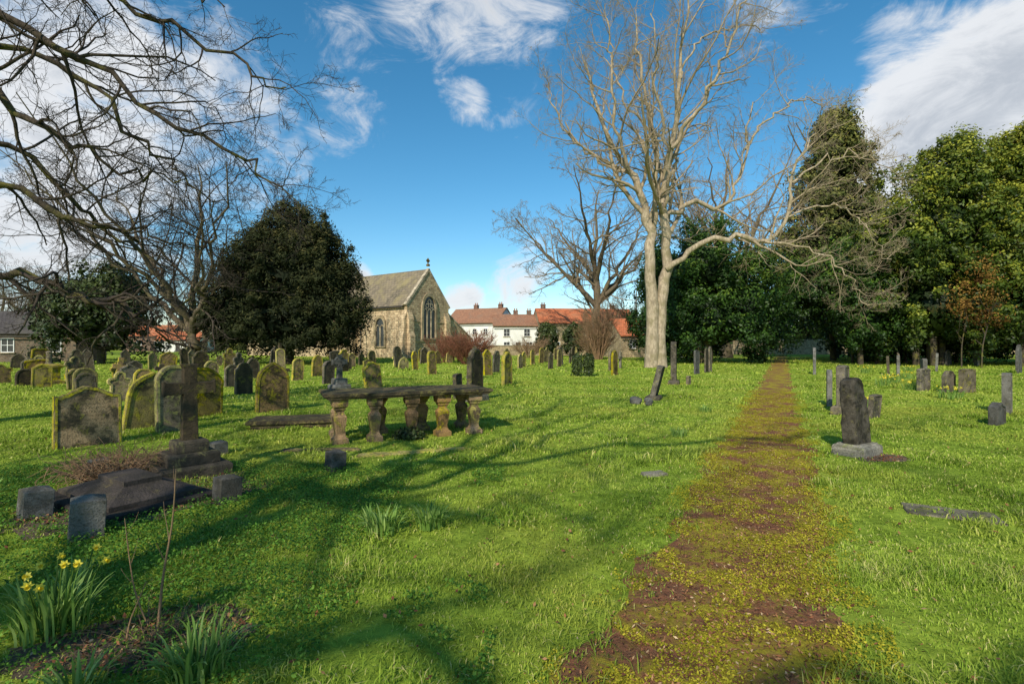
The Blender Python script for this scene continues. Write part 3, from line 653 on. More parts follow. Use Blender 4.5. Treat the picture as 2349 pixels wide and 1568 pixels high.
# ------------------------------------------------------------------ headstones
def arc(cx,cz,rx,rz,a0,a1,n):
    return [(cx+rx*math.cos(a0+(a1-a0)*i/n),cz+rz*math.sin(a0+(a1-a0)*i/n)) for i in range(n+1)]
def outline(kind,w,h):
    a=w/2
    if kind=='round': return [(-a,0),(a,0)]+arc(0,h-a*.9,a,a*.9,0,math.pi,12)
    if kind=='gothic':
        s=h-.62*w; r=[(-a,0),(a,0)]
        for i in range(8): th=math.radians(62)*i/7; r.append((-a*.88+1.88*a*math.cos(th)*1.0 if i else a,s+ .62*w*math.sin(th)/math.sin(math.radians(62))))
        r[-1]=(0.0,h)
        return r+[(-x,z) for (x,z) in reversed(r[2:-1])]
    if kind=='shoulder':
        s=h*.80; r=[(-a,0),(a,0),(a,s),(a*.80,s+.02*h),(a*.74,s+.05*h)]
        return r+arc(0,s+.05*h,a*.68,h*.15,0,math.pi,10)+[(-a*.74,s+.05*h),(-a*.80,s+.02*h),(-a,s)]
    if kind=='ogee':
        r=[(-a,0),(a,0)]
        for i in range(17):
            x=a-2*a*i/16; r.append((x,h*.84+h*.16*(.5+.5*math.cos(math.pi*x/a))))
        return r
    if kind=='peak': return [(-a,0),(a,0),(a,h*.80),(a*.9,h*.83),(0,h),(-a*.9,h*.83),(-a,h*.80)]
    if kind=='flat': return [(-a,0),(a,0),(a,h*.95)]+arc(0,h*.95,a*.97,h*.05,0.05,math.pi-.05,8)+[(-a,h*.95)]
    if kind=='broken': return [(-a,0),(a,0),(a*1.02,h*.3),(a*.93,h*.5),(a*.98,h*.66),(a*.70,h*.70),(a*.62,h*.80),(a*.66,h*.90),(a*.45,h*.97),(a*.1,h*1.0),(-a*.3,h*.985),(-a*.62,h*.95),(-a*.86,h*.87),(-a*.96,h*.74),(-a*.92,h*.5),(-a*1.02,h*.25)]
    if kind=='trefoil':
        s=h*.6; return [(-a*.8,0),(a*.8,0),(a*.8,s*.9),(a,s)]+arc(a*.62,s+.08*h,a*.4,.11*h,-.3,2.0,6)+arc(0,h-a*.55,a*.5,a*.55,.2,math.pi-.2,8)+arc(-a*.62,s+.08*h,a*.4,.11*h,math.pi-2.0,math.pi+.3,6)+[(-a,s),(-a*.8,s*.9)]
    if kind=='cross':
        t=a*.36; s=h*.66; return [(-t*1.2,0),(t*1.2,0),(t,s-t),(a,s-t*1.05),(a,s+t*1.05),(t,s+t),(t*1.05,h),(-t*1.05,h),(-t,s+t),(-a,s+t*1.05),(-a,s-t*1.05),(-t,s-t)]
cache={}
def tabmesh(kind,w,h,t,mf,mr,panel=True):
    key=(kind,round(w,2),round(h,2),round(t,2),mf.name,mr.name)
    if key in cache: return cache[key]
    j_=.014*w if kind!='broken' else .03*w
    pl=[(x+R.uniform(-j_,j_),z+(R.uniform(-j_,j_) if z>0 else 0)) for (x,z) in outline(kind,w,h)]
    bm=bmesh.new()
    fv=[bm.verts.new((x,-t/2,z if z>0 else -.15)) for x,z in pl]; bv=[bm.verts.new((x,t/2,z if z>0 else -.15)) for x,z in pl]
    f=bm.faces.new(fv); f2=bm.faces.new(list(reversed(bv))); n=len(pl)
    for i in range(n):
        j=(i+1)%n; q=bm.faces.new((fv[i],bv[i],bv[j],fv[j])); q.material_index=1
    bmesh.ops.recalc_face_normals(bm,faces=bm.faces)
    ed=[e for e in f.edges]+[e for e in f2.edges]
    bmesh.ops.bevel(bm,geom=ed,offset=.012 if kind!='broken' else .03,segments=1,affect='EDGES',clamp_overlap=True)
    if panel and kind not in('cross','broken'):
        ff=[x for x in bm.faces if x.normal.y<-.9]
        big=max(ff,key=lambda x:x.calc_area())
        r1=bmesh.ops.inset_individual(bm,faces=[big],thickness=min(.045,w*.07),depth=0)
        for q in r1['faces']: q.material_index=1
        bmesh.ops.inset_individual(bm,faces=[big],thickness=.008,depth=-.014)
    if kind=='broken':
        bmesh.ops.triangulate(bm,faces=bm.faces)
        bmesh.ops.subdivide_edges(bm,edges=[q for q in bm.edges if q.calc_length()>.06],cuts=2,use_grid_fill=True)
        for v_ in bm.verts: v_.co+=Vector((R.uniform(-1,1)*.006,R.uniform(-1,1)*.010,R.uniform(-1,1)*.006))
    me=bpy.data.meshes.new('headstone'); bm.to_mesh(me); bm.free()
    me.materials.append(mf); me.materials.append(mr); cache[key]=me
    return me
MS={'s':(M_sand,M_moss,'weathered brown sandstone'),'t':(M_sandtext,M_moss,'inscribed sandstone'),'g':(M_grey,M_grey,'lichened grey stone'),'d':(M_dark,M_grey,'sooty dark stone'),'k':(M_pit,M_pit,'dark grey pitted'),'r':(M_granite,M_granite,'grey granite'),'m':(M_lich,M_moss,'yellow lichened sandstone')}
KD={'round':'rounded top','gothic':'pointed arched top','shoulder':'shouldered round top','ogee':'curved ogee top','peak':'peaked top','flat':'flat top','trefoil':'three-lobed top','cross':'cross shape','broken':'broken shoulder on plinth'}
GRP='headstones standing in the churchyard'
def headstone(x,y,w,h,kind,m,yaw=0,lean=0,side=0,t=.12,base=None,extra=None):
    mf,mr,mn=MS[m]
    rot=(math.radians(lean),math.radians(side),YAW+math.radians(yaw))
    lean_txt=' leaning to one side' if abs(side)>5 or abs(lean)>7 else (extra or ' standing in grass')
    lb=f'{mn} headstone with {KD[kind]}{lean_txt}'
    me=tabmesh(kind,w,h,t,mf,mr)
    if base:
        e=thing('headstone',lb,'gravestone',(x,y,0),(0,0,YAW+math.radians(yaw)),GRP)
        mb=MB(); bw,bt,bh=base; mb.stack([(1,-.1),(1,bh*.7),(.88,bh)],ax=bw/2,ay=bt/2)
        add('plinth',mb.mesh('plinth',[M_pale if m=='k' else (M_grey if m!='r' else M_granite)],.03 if m=='k' else .02),e)
        add('tablet',me,e,(0,0,bh-.02),(math.radians(lean),math.radians(side),0))
        return e
    o=add('headstone',me,None,(x,y,0),rot)
    return info(o,lb,'gravestone',GRP)

HS=[(-6.74,8.15,.84,.94,'ogee','t',-4,-4,1,.15,None),(-7.1,9.9,.74,1.08,'gothic','m',0,5,6,.12,None),(-6.25,9.5,.6,1.22,'round','s',0,0,-1,.13,None),
(-6.95,11.4,.95,1.1,'round','m',0,0,2,.13,None),(-5.75,12.3,.74,1.18,'gothic','s',-14,0,1,.16,None),(-8.7,16.6,.55,1.02,'shoulder','d',0,0,0,.12,None),
(-11.1,14.5,.58,.85,'trefoil','s',0,0,0,.12,None),(-15,18,.7,.8,'round','m',0,0,0,.12,None),(-15.6,18.4,.6,.75,'shoulder','s',0,0,-4,.12,None),(-14.6,19.5,.6,.85,'ogee','g',0,0,3,.12,None),
(-18.8,19.8,.6,.68,'round','d',0,0,0,.12,None),(-9.6,22.9,.55,1.0,'round','s',0,0,3,.12,None),(-5.07,18.8,.72,1.0,'ogee','s',-5,2,-10,.14,None),
(-7.5,20.9,.5,.95,'shoulder','d',0,0,2,.12,None),(-7.9,22,.5,.9,'round','d',0,0,0,.12,None),(-1.05,14.6,.55,1.3,'shoulder','d',0,0,0,.18,(.8,.4,.2)),
(-1.6,15.2,.35,.75,'flat','g',10,0,-4,.12,None),(-.2,20.2,.62,1.32,'gothic','m',5,0,0,.16,None),(-4.3,27.6,.6,1.28,'round','s',0,0,-3,.14,None),
(6.6,20.9,.48,1.6,'gothic','g',15,0,0,.22,(.7,.45,.15)),(7.1,20.6,.3,.35,'flat','g',0,0,0,.12,None),(10.1,28,.6,1.3,'flat','r',-5,0,0,.1,None),(11.2,29.5,.6,1.4,'round','d',0,0,0,.1,None),
(11.6,30,.5,1.5,'gothic','g',0,0,0,.12,None),(13.0,34,.5,1.3,'gothic','g',0,0,0,.12,None),(4.15,15,.5,.92,'flat','d',10,14,0,.16,(.6,.42,.12)),
(5.4,27,.6,1.3,'gothic','s',0,0,0,.14,None),(6.2,32,.6,1.2,'round','g',0,0,0,.14,None),(7.4,35,.5,1.1,'cross','g',0,0,0,.14,None),
(16.3,27.6,.6,1.45,'gothic','r',5,0,0,.14,None),(8.3,13.4,.55,.95,'round','r',5,0,0,.12,None),(7.62,11.8,.5,.95,'flat','g',-8,0,0,.18,(.6,.4,.2)),
(5.05,7.5,.46,.98,'broken','k',-22,-3,-3,.20,(.62,.44,.17)),(7.9,11.2,.45,.52,'flat','g',-20,5,0,.1,None),(19.6,26,.6,1.05,'flat','r',0,0,0,.12,None),(16.4,20.4,.6,1.05,'flat','r',5,0,0,.14,None),
(14.3,17.8,.6,.78,'flat','g',-30,0,0,.14,None),(14.75,17.3,.6,.72,'shoulder','g',-30,0,0,.14,None),(15.2,17.1,.7,.8,'flat','g',-32,0,0,.16,None),
(34,40,.8,1.2,'round','r',-20,0,0,.12,None),(35,41,.8,1.1,'round','r',-20,0,0,.12,None),(36.3,40,.9,1.4,'round','g',-30,0,0,.12,None),
(11.5,11.9,.5,.95,'flat','r',-12,0,0,.16,None),(9.75,10.3,.5,.44,'peak','r',-22,0,0,.16,None),(28.7,29,.8,1.6,'gothic','r',-20,0,0,.14,None),
(-13.2,22.5,.6,.9,'round','s',0,0,0,.12,None),(-12.1,24,.6,1.0,'gothic','d',0,0,-4,.12,None),(-17,23,.6,.9,'ogee','d',0,0,4,.12,None),(-10.6,19.4,.55,.85,'round','d',0,0,0,.12,None),
(-12.4,17.2,.6,.8,'round','s',0,-5,5,.12,None),(-13.6,16.4,.55,.7,'shoulder','g',0,0,-6,.12,None),(-9.9,26,.6,1.1,'gothic','s',0,0,2,.12,None)]
for a in HS: headstone(*a)
for i in range(14):
    f=i/13; y_=27+f*33; x_=-1.25+f*6.8+R.uniform(-.25,.25)
    headstone(x_,y_,R.uniform(.5,.7),R.uniform(.9,1.45),R.choice(['gothic','round','shoulder','ogee']),R.choice('ssmsgd'),R.uniform(-8,8),R.uniform(-3,3),R.uniform(-5,5))
for i in range(7):
    f=i/6; headstone(2.5+f*4.5+R.uniform(-.4,.4),34+f*20,.6,R.uniform(1.0,1.5),R.choice(['gothic','round','cross']),R.choice('sgd'),R.uniform(-8,8),0,R.uniform(-3,3))
used=[]
def scatter(n,x0,x1,y0,y1,kinds,mats,hlo,hhi):
    c=0
    while c<n:
        y_=R.uniform(y0,y1); x_=R.uniform(x0,x1)
        if abs(x_-pathx(y_))<2 or any((x_-a)**2+(y_-b_)**2<1.5 for a,b_ in used):
            c+=.2; continue
        used.append((x_,y_)); c+=1
        headstone(x_,y_,R.choice([.5,.6,.75]),round(R.uniform(hlo,hhi),1),R.choice(kinds),R.choice(mats),R.uniform(-12,12),R.uniform(-6,6),R.uniform(-10,10))
K4=['gothic','round','shoulder','ogee','flat','peak','trefoil','cross']
scatter(25,-26,-9,24,38,K4,'sssmgddd',.6,1.5)
scatter(16,-13,-3,30,50,K4,'sssmgd',.8,1.5)
scatter(16,-38,-18,22,40,K4,'ssgddd',.6,1.5)
scatter(9,-22,-14,19,26,K4,'sssmd',.6,1.1)
scatter(26,26,62,38,66,['gothic','round','flat'],'grrgd',.8,1.3)
scatter(8,20,40,24,40,['round','flat'],'grr',.7,1.1)

def cross_monument(loc,label,H,arm,steps,mat,yaw=0,t=.15,wheel=False):
    e=thing('cross_monument',label,'gravestone',(loc[0],loc[1],0),(0,0,YAW+math.radians(yaw)))
    mb=MB(); z=0
    for (w,d,h) in steps:
        mb.stack([(1,z-(.1 if z==0 else 0)),(1,z+h*.8),(.93,z+h)],ax=w/2,ay=d/2); z+=h
    add('stepped_base',mb.mesh('stepped_base',[mat],.006,seg=1),e)
    sh=H-z; ca=z+sh*.68; mb=MB()
    hw=t*.5
    pl=[(-hw*1.25,z-.01),(hw*1.25,z-.01),(hw,ca-hw),(arm*.88,ca-hw),(arm,ca-hw*1.35),(arm,ca+hw*1.35),(arm*.88,ca+hw),(hw,ca+hw),(hw,H-.05),(hw*1.35,H),(-hw*1.35,H),(-hw,H-.05),(-hw,ca+hw),(-arm*.88,ca+hw),(-arm,ca+hw*1.35),(-arm,ca-hw*1.35),(-arm*.88,ca-hw),(-hw,ca-hw)]
    mb.prism(pl,-t*.4,t*.4)
    add('cross',mb.mesh('cross',[mat],.006,seg=1),e)
    if wheel:
        V_=[];F_=[];n=24
        for i in range(n):
            a=2*math.pi*i/n
            for (r_,yy) in ((arm*.72,-.04),(arm*.72,.04),(arm*.58,.04),(arm*.58,-.04)):
                V_.append((r_*math.cos(a),yy,ca+r_*math.sin(a)))
        for i in range(n):
            j=(i+1)%n
            for k in range(4): F_.append((i*4+k,j*4+k,j*4+(k+1)%4,i*4+(k+1)%4))
        add('wheel_ring',mesh_np('wheel_ring',V_,[np.array(F_)],[mat]),e)
    return e
cross_monument((-4.0,6.35),'dark weathered stone cross on three-stepped base',1.36,.28,[(.78,.70,.15),(.56,.50,.14),(.36,.32,.14)],M_dark,-8,.145)
cross_monument((-6.2,18.4),'pale grey granite cross on tall plinth',1.25,.28,[(.6,.6,.18),(.42,.42,.22)],M_granite,-10,.16,True)
cross_monument((-1.75,24.0),'old grey ringed stone cross among headstones',1.5,.3,[(.6,.6,.15),(.4,.4,.15)],M_grey,-20,.16,True)
cross_monument((-13.6,30),'dark stone cross on stepped base',1.7,.35,[(.8,.8,.2),(.5,.5,.2)],M_dark,0,.16)
e=thing('pedestal_monument','lichened square pedestal monument with broken column','gravestone',(-18.9,20.9,0),(0,0,YAW))
mb=MB(); mb.stack([(.42,-.1),(.42,.12),(.34,.16),(.30,.2),(.30,.62),(.38,.68),(.38,.76),(.28,.82)])
add('pedestal',mb.mesh('pedestal',[M_lich],.012),e)
mb=MB(); mb.stack([(.13,.82),(.1,.88),(.09,1.25),(.11,1.3),(.05,1.34)],sides=12)
add('column',mb.mesh('column',[M_grey]),e)

# ------------------------------------------------------------------ table tomb
e=thing('table_tomb','long sandstone table tomb on carved baluster legs','tomb',(-1.88,9.15,0),(0,0,math.radians(24)))
mb=MB(); mb.stack([(1,.72),(1,.735),(1.025,.755),(1.045,.765),(1.045,.80),(1.03,.812)],ax=1.38,ay=.54)
me=mb.mesh('table_slab',[M_tombtop],.005)
bm=bmesh.new(); bm.from_mesh(me); bmesh.ops.subdivide_edges(bm,edges=[q for q in bm.edges if q.calc_length()>.5],cuts=20,use_grid_fill=True)
for v_ in bm.verts:
    v_.co.z+=.004*math.sin(v_.co.x*3.1)+R.uniform(-.004,.004); v_.co.y+=R.uniform(-.007,.007); v_.co.x+=R.uniform(-.005,.005)
bm.to_mesh(me); bm.free(); add('table_slab',me,e)
prof=[(.125,-.08),(.125,.08),(.105,.095),(.09,.11),(.072,.14),(.068,.18),(.082,.27),(.098,.38),(.102,.43),(.085,.46),(.062,.485),(.064,.52),(.085,.545),(.09,.575),(.115,.60),(.122,.64),(.122,.719)]
mb=MB(); mb.stack(prof)
for s_ in (-1,1):
    for k in range(-2,3):
        for axs in (0,1):
            b0=len(mb.v)
            for (r_,z_) in ((.068,.16),(.082,.27),(.098,.38),(.102,.425)):
                for du in (-.006,.006):
                    u=k*.032*(r_/.1)+du; w_=s_*(r_+.008)
                    mb.v.append((u,w_,z_) if axs==0 else (w_,u,z_))
            for q in range(3): mb.face([b0+2*q,b0+2*q+1,b0+2*q+3,b0+2*q+2])
legme=mb.mesh('baluster_leg',[M_tomb],0)
for xx,yy in ((-1.18,-.37),(-.62,-.37),(.0,-.37),(.55,-.36),(1.14,-.36),(-1.15,.36),(-.4,.37),(.36,.36),(1.14,.36)):
    add('baluster_leg',legme,e,(xx,yy,0),(0,0,R.uniform(-.08,.08)))

def leafpile(name,label,loc,rx,ry,rz,n,size,mat,cat='plant',pw=1.0):
    d=rng.normal(size=(n,3)); d/=np.linalg.norm(d,axis=1,keepdims=True); d[:,2]=np.abs(d[:,2])
    r_=(.5+.5*rng.random(n))[:,None]
    dd=np.sign(d)*np.abs(d)**pw
    C=dd*r_*np.array([rx,ry,rz])
    o=add(name,leafmesh(name,C,d+rng.normal(size=(n,3))*.5,size,rng.random(n),mat,.7),None,loc)
    return info(o,label,cat)
leafpile('ivy_plant','dark ivy creeping at the tomb foot',(-1.75,8.7,.02),.3,.22,.2,900,.024,M_ivy)
leafpile('ivy_covered_headstone','headstone completely smothered in dark ivy',(3.6,26,0),.58,.3,1.2,5500,.05,M_ivy,'gravestone',.45)

def simple(name,label,cat,loc,prof,ax,ay,mat,yaw=0,bev=.012,sides=4,jit=.004):
    mb=MB(); mb.stack(prof,ax=ax,ay=ay,sides=sides)
    me=mb.mesh(name,[mat],bev)
    bm=bmesh.new(); bm.from_mesh(me); bmesh.ops.subdivide_edges(bm,edges=[q for q in bm.edges if q.calc_length()>.25],cuts=7,use_grid_fill=True)
    for v_ in bm.verts: v_.co+=Vector((R.uniform(-1,1),R.uniform(-1,1),R.uniform(-1,1)))*jit
    bm.to_mesh(me); bm.free()
    return info(add(name,me,None,loc,(0,0,yaw)),label,cat)
simple('ledger_stone','flat mossy ledger stone resting low over a grave','gravestone',(-4.3,10.15,0),[(.9,-.05),(.9,.08),(1,.09),(1,.15),(.98,.16)],.80,.42,M_tombtop,math.radians(14),.008)
simple('kerb_stone','low moss-covered kerb stone in the grass','kerb stone',(-1.45,7.6,-.01),[(1,-.05),(1,.02),(.9,.04)],.85,.09,M_moss,math.radians(20),.012,jit=.012)
simple('kerb_stone','sunken mossy kerb stone beside the tomb','kerb stone',(-2.9,7.75,-.01),[(1,-.05),(1,.02),(.9,.04)],.6,.08,M_tombtop,math.radians(5),.012,jit=.012)
simple('flat_stone','pale flat stone sunk in the lawn','stone',(1.75,6.3,0),[(1,-.05),(1,.025),(.9,.035)],.15,.08,M_pale,.3)
simple('flat_stone','worn grey ledger sunk in the grass','stone',(4.15,4.85,-.004),[(1,-.05),(1,.012),(.97,.018)],.36,.18,M_pale,math.radians(-28),.006,jit=.005)
e=thing('coped_gravestone','dark slate coped grave slab with hipped top','gravestone',(-3.95,5.3,0),(0,0,math.radians(-32)))
mb=MB(); mb.stack([(1,-.08),(1,.06),(.97,.075)],ax=.72,ay=.52); add('base_slab',mb.mesh('base_slab',[M_slate],.005,seg=1),e)
b0=MB(); b0.v=[(-.6,-.4,.075),(.6,-.4,.075),(.6,.4,.075),(-.6,.4,.075),(-.6,-.4,.12),(.6,-.4,.12),(.6,.4,.12),(-.6,.4,.12),(-.30,-.17,.21),(.30,-.17,.21),(.30,.17,.21),(-.30,.17,.21),(-.30,-.17,.26),(.30,-.17,.26),(.30,.17,.26),(-.30,.17,.26)]
for k in range(3):
    for i in range(4):
        j=(i+1)%4; b0.face([k*4+i,k*4+j,k*4+4+j,k*4+4+i])
b0.face([12,13,14,15]); b0.face([3,2,1,0])
add('coped_top',b0.mesh('coped_top',[M_slate],.003,seg=1),e)
posts=[(-4.45,4.78,.28,.11),(-3.57,4.3,.34,.12),(-2.92,5.25,.27,.105),(-2.26,6.55,.26,.10),(-4.3,7.5,.2,.1),(-4.9,6.1,.26,.11)]
mb=MB(); mb.stack([(.1,-.1),(.098,.27),(.02,.30)]); pm=mb.mesh('grave_post',[M_granite],.004,seg=1)
for (x_,y_,h_,w_) in posts:
    o=add('grave_post',pm,None,(x_,y_,0),(R.uniform(-.05,.05),R.uniform(-.06,.06),math.radians(50)+R.uniform(-.2,.2)),(w_/.1,w_/.1,h_/.30))
    info(o,'short square granite corner post with shallow pyramid top','grave post','granite posts around grave plots')
shrub('twig_heap','heap of dry brown bramble stems on the grave',(-4.65,5.95,0),130,.36,.6,M_tantwig,[(6,.1,.4,.9,1.0,.35,-.15,5,.8,.004)],'dead branches',.006)
shrub('twig_heap','scatter of dry stems on the soil bed',(-1.95,2.75,0),40,.10,.4,M_tantwig,[(5,.1,.4,.9,1.0,.35,-.15,5,.8,.0015)],'dead branches',.002)
for (x_,y_,s_) in [(3.35,13.9,.17),(3.75,14.1,.13),(3.6,13.5,.09)]:
    bm=bmesh.new(); bmesh.ops.create_icosphere(bm,subdivisions=2,radius=s_)
    for v_ in bm.verts: v_.co*=R.uniform(.82,1.12); v_.co.z*=.75
    me=bpy.data.meshes.new('rock'); bm.to_mesh(me); bm.free(); me.materials.append(M_granite)
    info(add('rock',me,None,(x_,y_,s_*.45)),'broken lump of grey gravestone on grass','stone','broken stone lumps')

# ------------------------------------------------------------------ daffodils, sapling
def ribbons(n,rad,Lmin,Lmax,w,spread=1.0):
    a=rng.random(n)*6.283; r0=rad*np.sqrt(rng.random(n)); Ln=Lmin+(Lmax-Lmin)*rng.random(n)
    b=a+rng.normal(size=n)*.5; le=(.2+.8*rng.random(n))*spread
    K=7; s=np.linspace(0,1,K)
    th=le[:,None]*1.6*s[None]**1.2
    ds=Ln[:,None]/(K-1)
    hx=np.concatenate([np.zeros((n,1)),np.cumsum(np.sin(th)[:,:-1]*ds,1)],1); hz=np.concatenate([np.zeros((n,1)),np.cumsum(np.cos(th)[:,:-1]*ds,1)],1)
    cx=r0*np.cos(a); cy=r0*np.sin(a)
    X=cx[:,None]+np.cos(b)[:,None]*hx; Y=cy[:,None]+np.sin(b)[:,None]*hx; Z=np.maximum(hz,.01)
    ww=w*np.array([.8,1,1,1,.9,.65,.08])[None]*(.7+.6*rng.random(n))[:,None]
    px_=-np.sin(b)[:,None]*ww; py_=np.cos(b)[:,None]*ww
    V=np.stack([np.stack([X-px_,Y-py_,Z],-1),np.stack([X+px_,Y+py_,Z],-1)],2).reshape(-1,3)
    idx=np.arange(n*K*2).reshape(n,K,2)
    F=np.stack([idx[:,:-1,0],idx[:,:-1,1],idx[:,1:,1],idx[:,1:,0]],-1).reshape(-1,4)
    t=np.repeat(np.clip(rng.random(n)*.7+.2,0,1),K*2)
    return V,F,t
def flower_mesh(mat):
    V=[];F=[];T=[]
    for i in range(6):
        a=i*math.pi/3; c,s=math.cos(a),math.sin(a); b=len(V)
        V+=[(0,0,0),(c*.018-s*.011,s*.018+c*.011,.003),(c*.036,s*.036,.0),(c*.018+s*.011,s*.018-c*.011,.003)]; F.append((b,b+1,b+2,b+3)); T+=[.9]*4
    n=10;b=len(V)
    for k,(r_,z_) in enumerate(((.008,0),(.010,.018),(.015,.028))):
        for i in range(n):
            a=2*math.pi*i/n; V.append((r_*math.cos(a),r_*math.sin(a),z_)); T.append(.0)
    for k in range(2):
        for i in range(n): F.append((b+k*n+i,b+k*n+(i+1)%n,b+(k+1)*n+(i+1)%n,b+(k+1)*n+i))
    return mesh_np('flower',V,[np.array(F)],[mat],False,T)
FM=flower_mesh(M_petal)
def daff(loc,n,rad,Lo,Hi,w,nf,label,spread=1.0,fs=1.0):
    e=thing('daffodil_clump',label,'flowers',(loc[0],loc[1],0),group='daffodil clumps growing in the grass')
    V,F,t=ribbons(n,rad,Lo,Hi,w,spread)
    add('leaves',mesh_np('leaves',V,[F],[M_daff],True,t),e)
    for i in range(nf):
        a=R.random()*6.28; r_=R.uniform(.1,.8)*rad*1.6; h=Hi*R.uniform(.9,1.15)
        P=catmull([(r_*.4*math.cos(a),r_*.4*math.sin(a),0),(r_*.8*math.cos(a),r_*.8*math.sin(a),h*.6),(r_*1.1*math.cos(a),r_*1.1*math.sin(a),h),(r_*1.1*math.cos(a)+.03,r_*1.1*math.sin(a)-.02,h-.005)],8)[None]
        st=branch_mesh('stem',[(P,np.full((1,8),.0035*max(fs*.7,1)),5)],M_daff)
        add('stem',st,e)
        p=P[0,-1]; add('flower',FM,e,tuple(p),(math.radians(90)+R.uniform(-.4,.5),0,R.uniform(-.2,1.6)),(fs,)*3)
    return e
daff((-2.55,2.85),120,.17,.20,.35,.0065,7,'leafy daffodil clump with nodding yellow flowers on soil',1.1,.8)
daff((-2.75,3.2),50,.12,.16,.28,.0065,2,'daffodil clump with a few yellow flowers',1.0,.8)
daff((-1.5,2.45),120,.14,.16,.30,.006,0,'glossy daffodil leaves without flowers in shade',1.3)
daff((-1.95,2.3),50,.10,.12,.22,.006,0,'small clump of daffodil leaves',1.25)
daff((-1.1,4.35),90,.14,.15,.26,.007,0,'strap-leaved bulb clump on the lawn',1.4)
daff((-.72,4.5),90,.13,.15,.26,.007,0,'strap-leaved bulb clump on the lawn',1.4)
daff((2.9,8.9),60,.14,.12,.20,.006,0,'low tuft of bulb leaves in the lawn',1.4)
daff((4.6,12.2),60,.16,.12,.20,.008,0,'low tuft of bulb leaves in the lawn',1.4)
daff((-5.2,4.9),80,.25,.18,.3,.008,0,'bulb leaves beside the grave posts',1.2)
for (x_,y_) in [(8.4,12.3),(14.2,18.2),(16,21.5),(13,15.2),(18.5,24),(24,31),(14.5,20),(20,29)]:
    daff((x_,y_),60,.3,.2,.32,.012,8,'daffodil clump in yellow bloom among graves',1.0,1.4)
def stick(loc,pts,r0,label,lv=(4,.35,.15,.35,.5,.08,.1,5,.6,.0015)):
    e=thing('sapling',label,'sapling',(loc[0],loc[1],0))
    P=catmull(pts,12)[None]; rr=np.linspace(r0,r0*.35,12)[None]
    a,b_=sprout(P,rr,*lv); add('stem',branch_mesh('stem',[(P,rr,6),(a,b_,4)],M_tantwig),e)
stick((-2.0,2.9),[(0,0,0),(.03,0,.3),(.08,0,.6),(.10,0,.9)],.008,'thin leafless sapling stem rising from soil')
stick((-2.03,2.88),[(0,0,0),(-.08,0,.2),(-.12,0,.42),(-.16,.02,.62)],.005,'thin bare sapling shoot leaning aside')
stick((-2.1,2.8),[(0,0,0),(.02,0,.1),(.06,0,.2),(.09,.02,.3)],.006,'short cut sapling stub in soil')

# ------------------------------------------------------------------ church
CH=thing('church','small gothic stone church with slate roof and cross finial','church',(-12.3,60,0),(0,0,YAW))
def archpoly(w,z0,zs,zt,cx=0,n=8):
    a=w/2; r=[(cx-a,z0),(cx+a,z0)]
    for i in range(n+1):
        t=i/n; r.append((cx+a*math.cos(t*math.pi/2)**.8,zs+(zt-zs)*math.sin(t*math.pi/2)**.95))
    r[-1]=(cx,zt)
    return r+[(2*cx-x,z) for (x,z) in reversed(r[2:-1])]
Wd,E,AP,LC=7.2,6.6,11.0,14
mb=MB(); mb.prism([(0,-.3),(Wd,-.3),(Wd,E),(Wd/2,AP-.15),(0,E)],0,LC)
add('wall',mb.mesh('wall',[M_church]),CH)
mb=MB(); mb.prism([(-1,-.3),(Wd+1,-.3),(Wd+1,7.4),(Wd/2,12.3),(-1,7.4)],LC+.003,LC+20)
add('wall',mb.mesh('wall',[M_church]),CH)
mb=MB(); mb.prism([(Wd+.003,-.3),(Wd+5.0,-.3),(Wd+5.0,2.3),(Wd+.003,5.6)],.35,7)
add('wall',mb.mesh('wall',[M_church]),CH)
def gableroof(mb,x0,x1,ze,za,y0,y1,t=.18,ov=.35):
    xm=(x0+x1)/2; sl=(za-ze)/(xm-x0)
    mb.slab([(x0-ov,y0,ze-ov*sl),(xm,y0,za),(xm,y1,za),(x0-ov,y1,ze-ov*sl)][::-1],t)
    mb.slab([(xm,y0,za),(x1+ov,y0,ze-ov*sl),(x1+ov,y1,ze-ov*sl),(xm,y1,za)][::-1],t)
mb=MB(); gableroof(mb,0,Wd,E+.02,AP-.1,.36,LC)
add('roof',mb.mesh('roof',[M_rslate]),CH)
mb=MB(); gableroof(mb,-1,Wd+1,7.45,12.38,LC-.1,LC+20.2); add('roof',mb.mesh('roof',[M_rslate]),CH)
mb=MB(); mb.slab([(Wd+.05,.55,5.62),(Wd+5.3,.55,2.15),(Wd+5.3,7.2,2.15),(Wd+.05,7.2,5.62)],.14); add('roof',mb.mesh('roof',[M_rslate]),CH)
mb=MB(); xm=Wd/2
mb.slab([(-.3,-.08,E-.25),(xm,-.08,AP),(xm,.38,AP),(-.3,.38,E-.25)][::-1],.28)
mb.slab([(xm,-.08,AP),(Wd+.3,-.08,E-.25),(Wd+.3,.38,E-.25),(xm,.38,AP)][::-1],.28)
mb.slab([(Wd+.2,.3,5.55),(Wd+5.25,.3,2.2),(Wd+5.25,.6,2.2),(Wd+.2,.6,5.55)],.2)
add('gable_coping',mb.mesh('gable_coping',[M_copings],.02),CH)
mb=MB(); mb.box(xm-.15,xm+.15,-.05,.30,AP+.25,AP+.5)
mb.box(xm-.05,xm+.05,.08,.2,AP+.5,AP+1.25); mb.box(xm-.28,xm-.053,.08,.2,AP+.86,AP+1.0); mb.box(xm+.053,xm+.28,.08,.2,AP+.86,AP+1.0)
n=14; b=len(mb.v)
for i in range(n):
    a=2*math.pi*i/n
    for (r_,yy) in ((.24,.1),(.24,.18),(.18,.18),(.18,.1)): mb.v.append((xm+r_*math.cos(a),yy,AP+.93+r_*math.sin(a)))
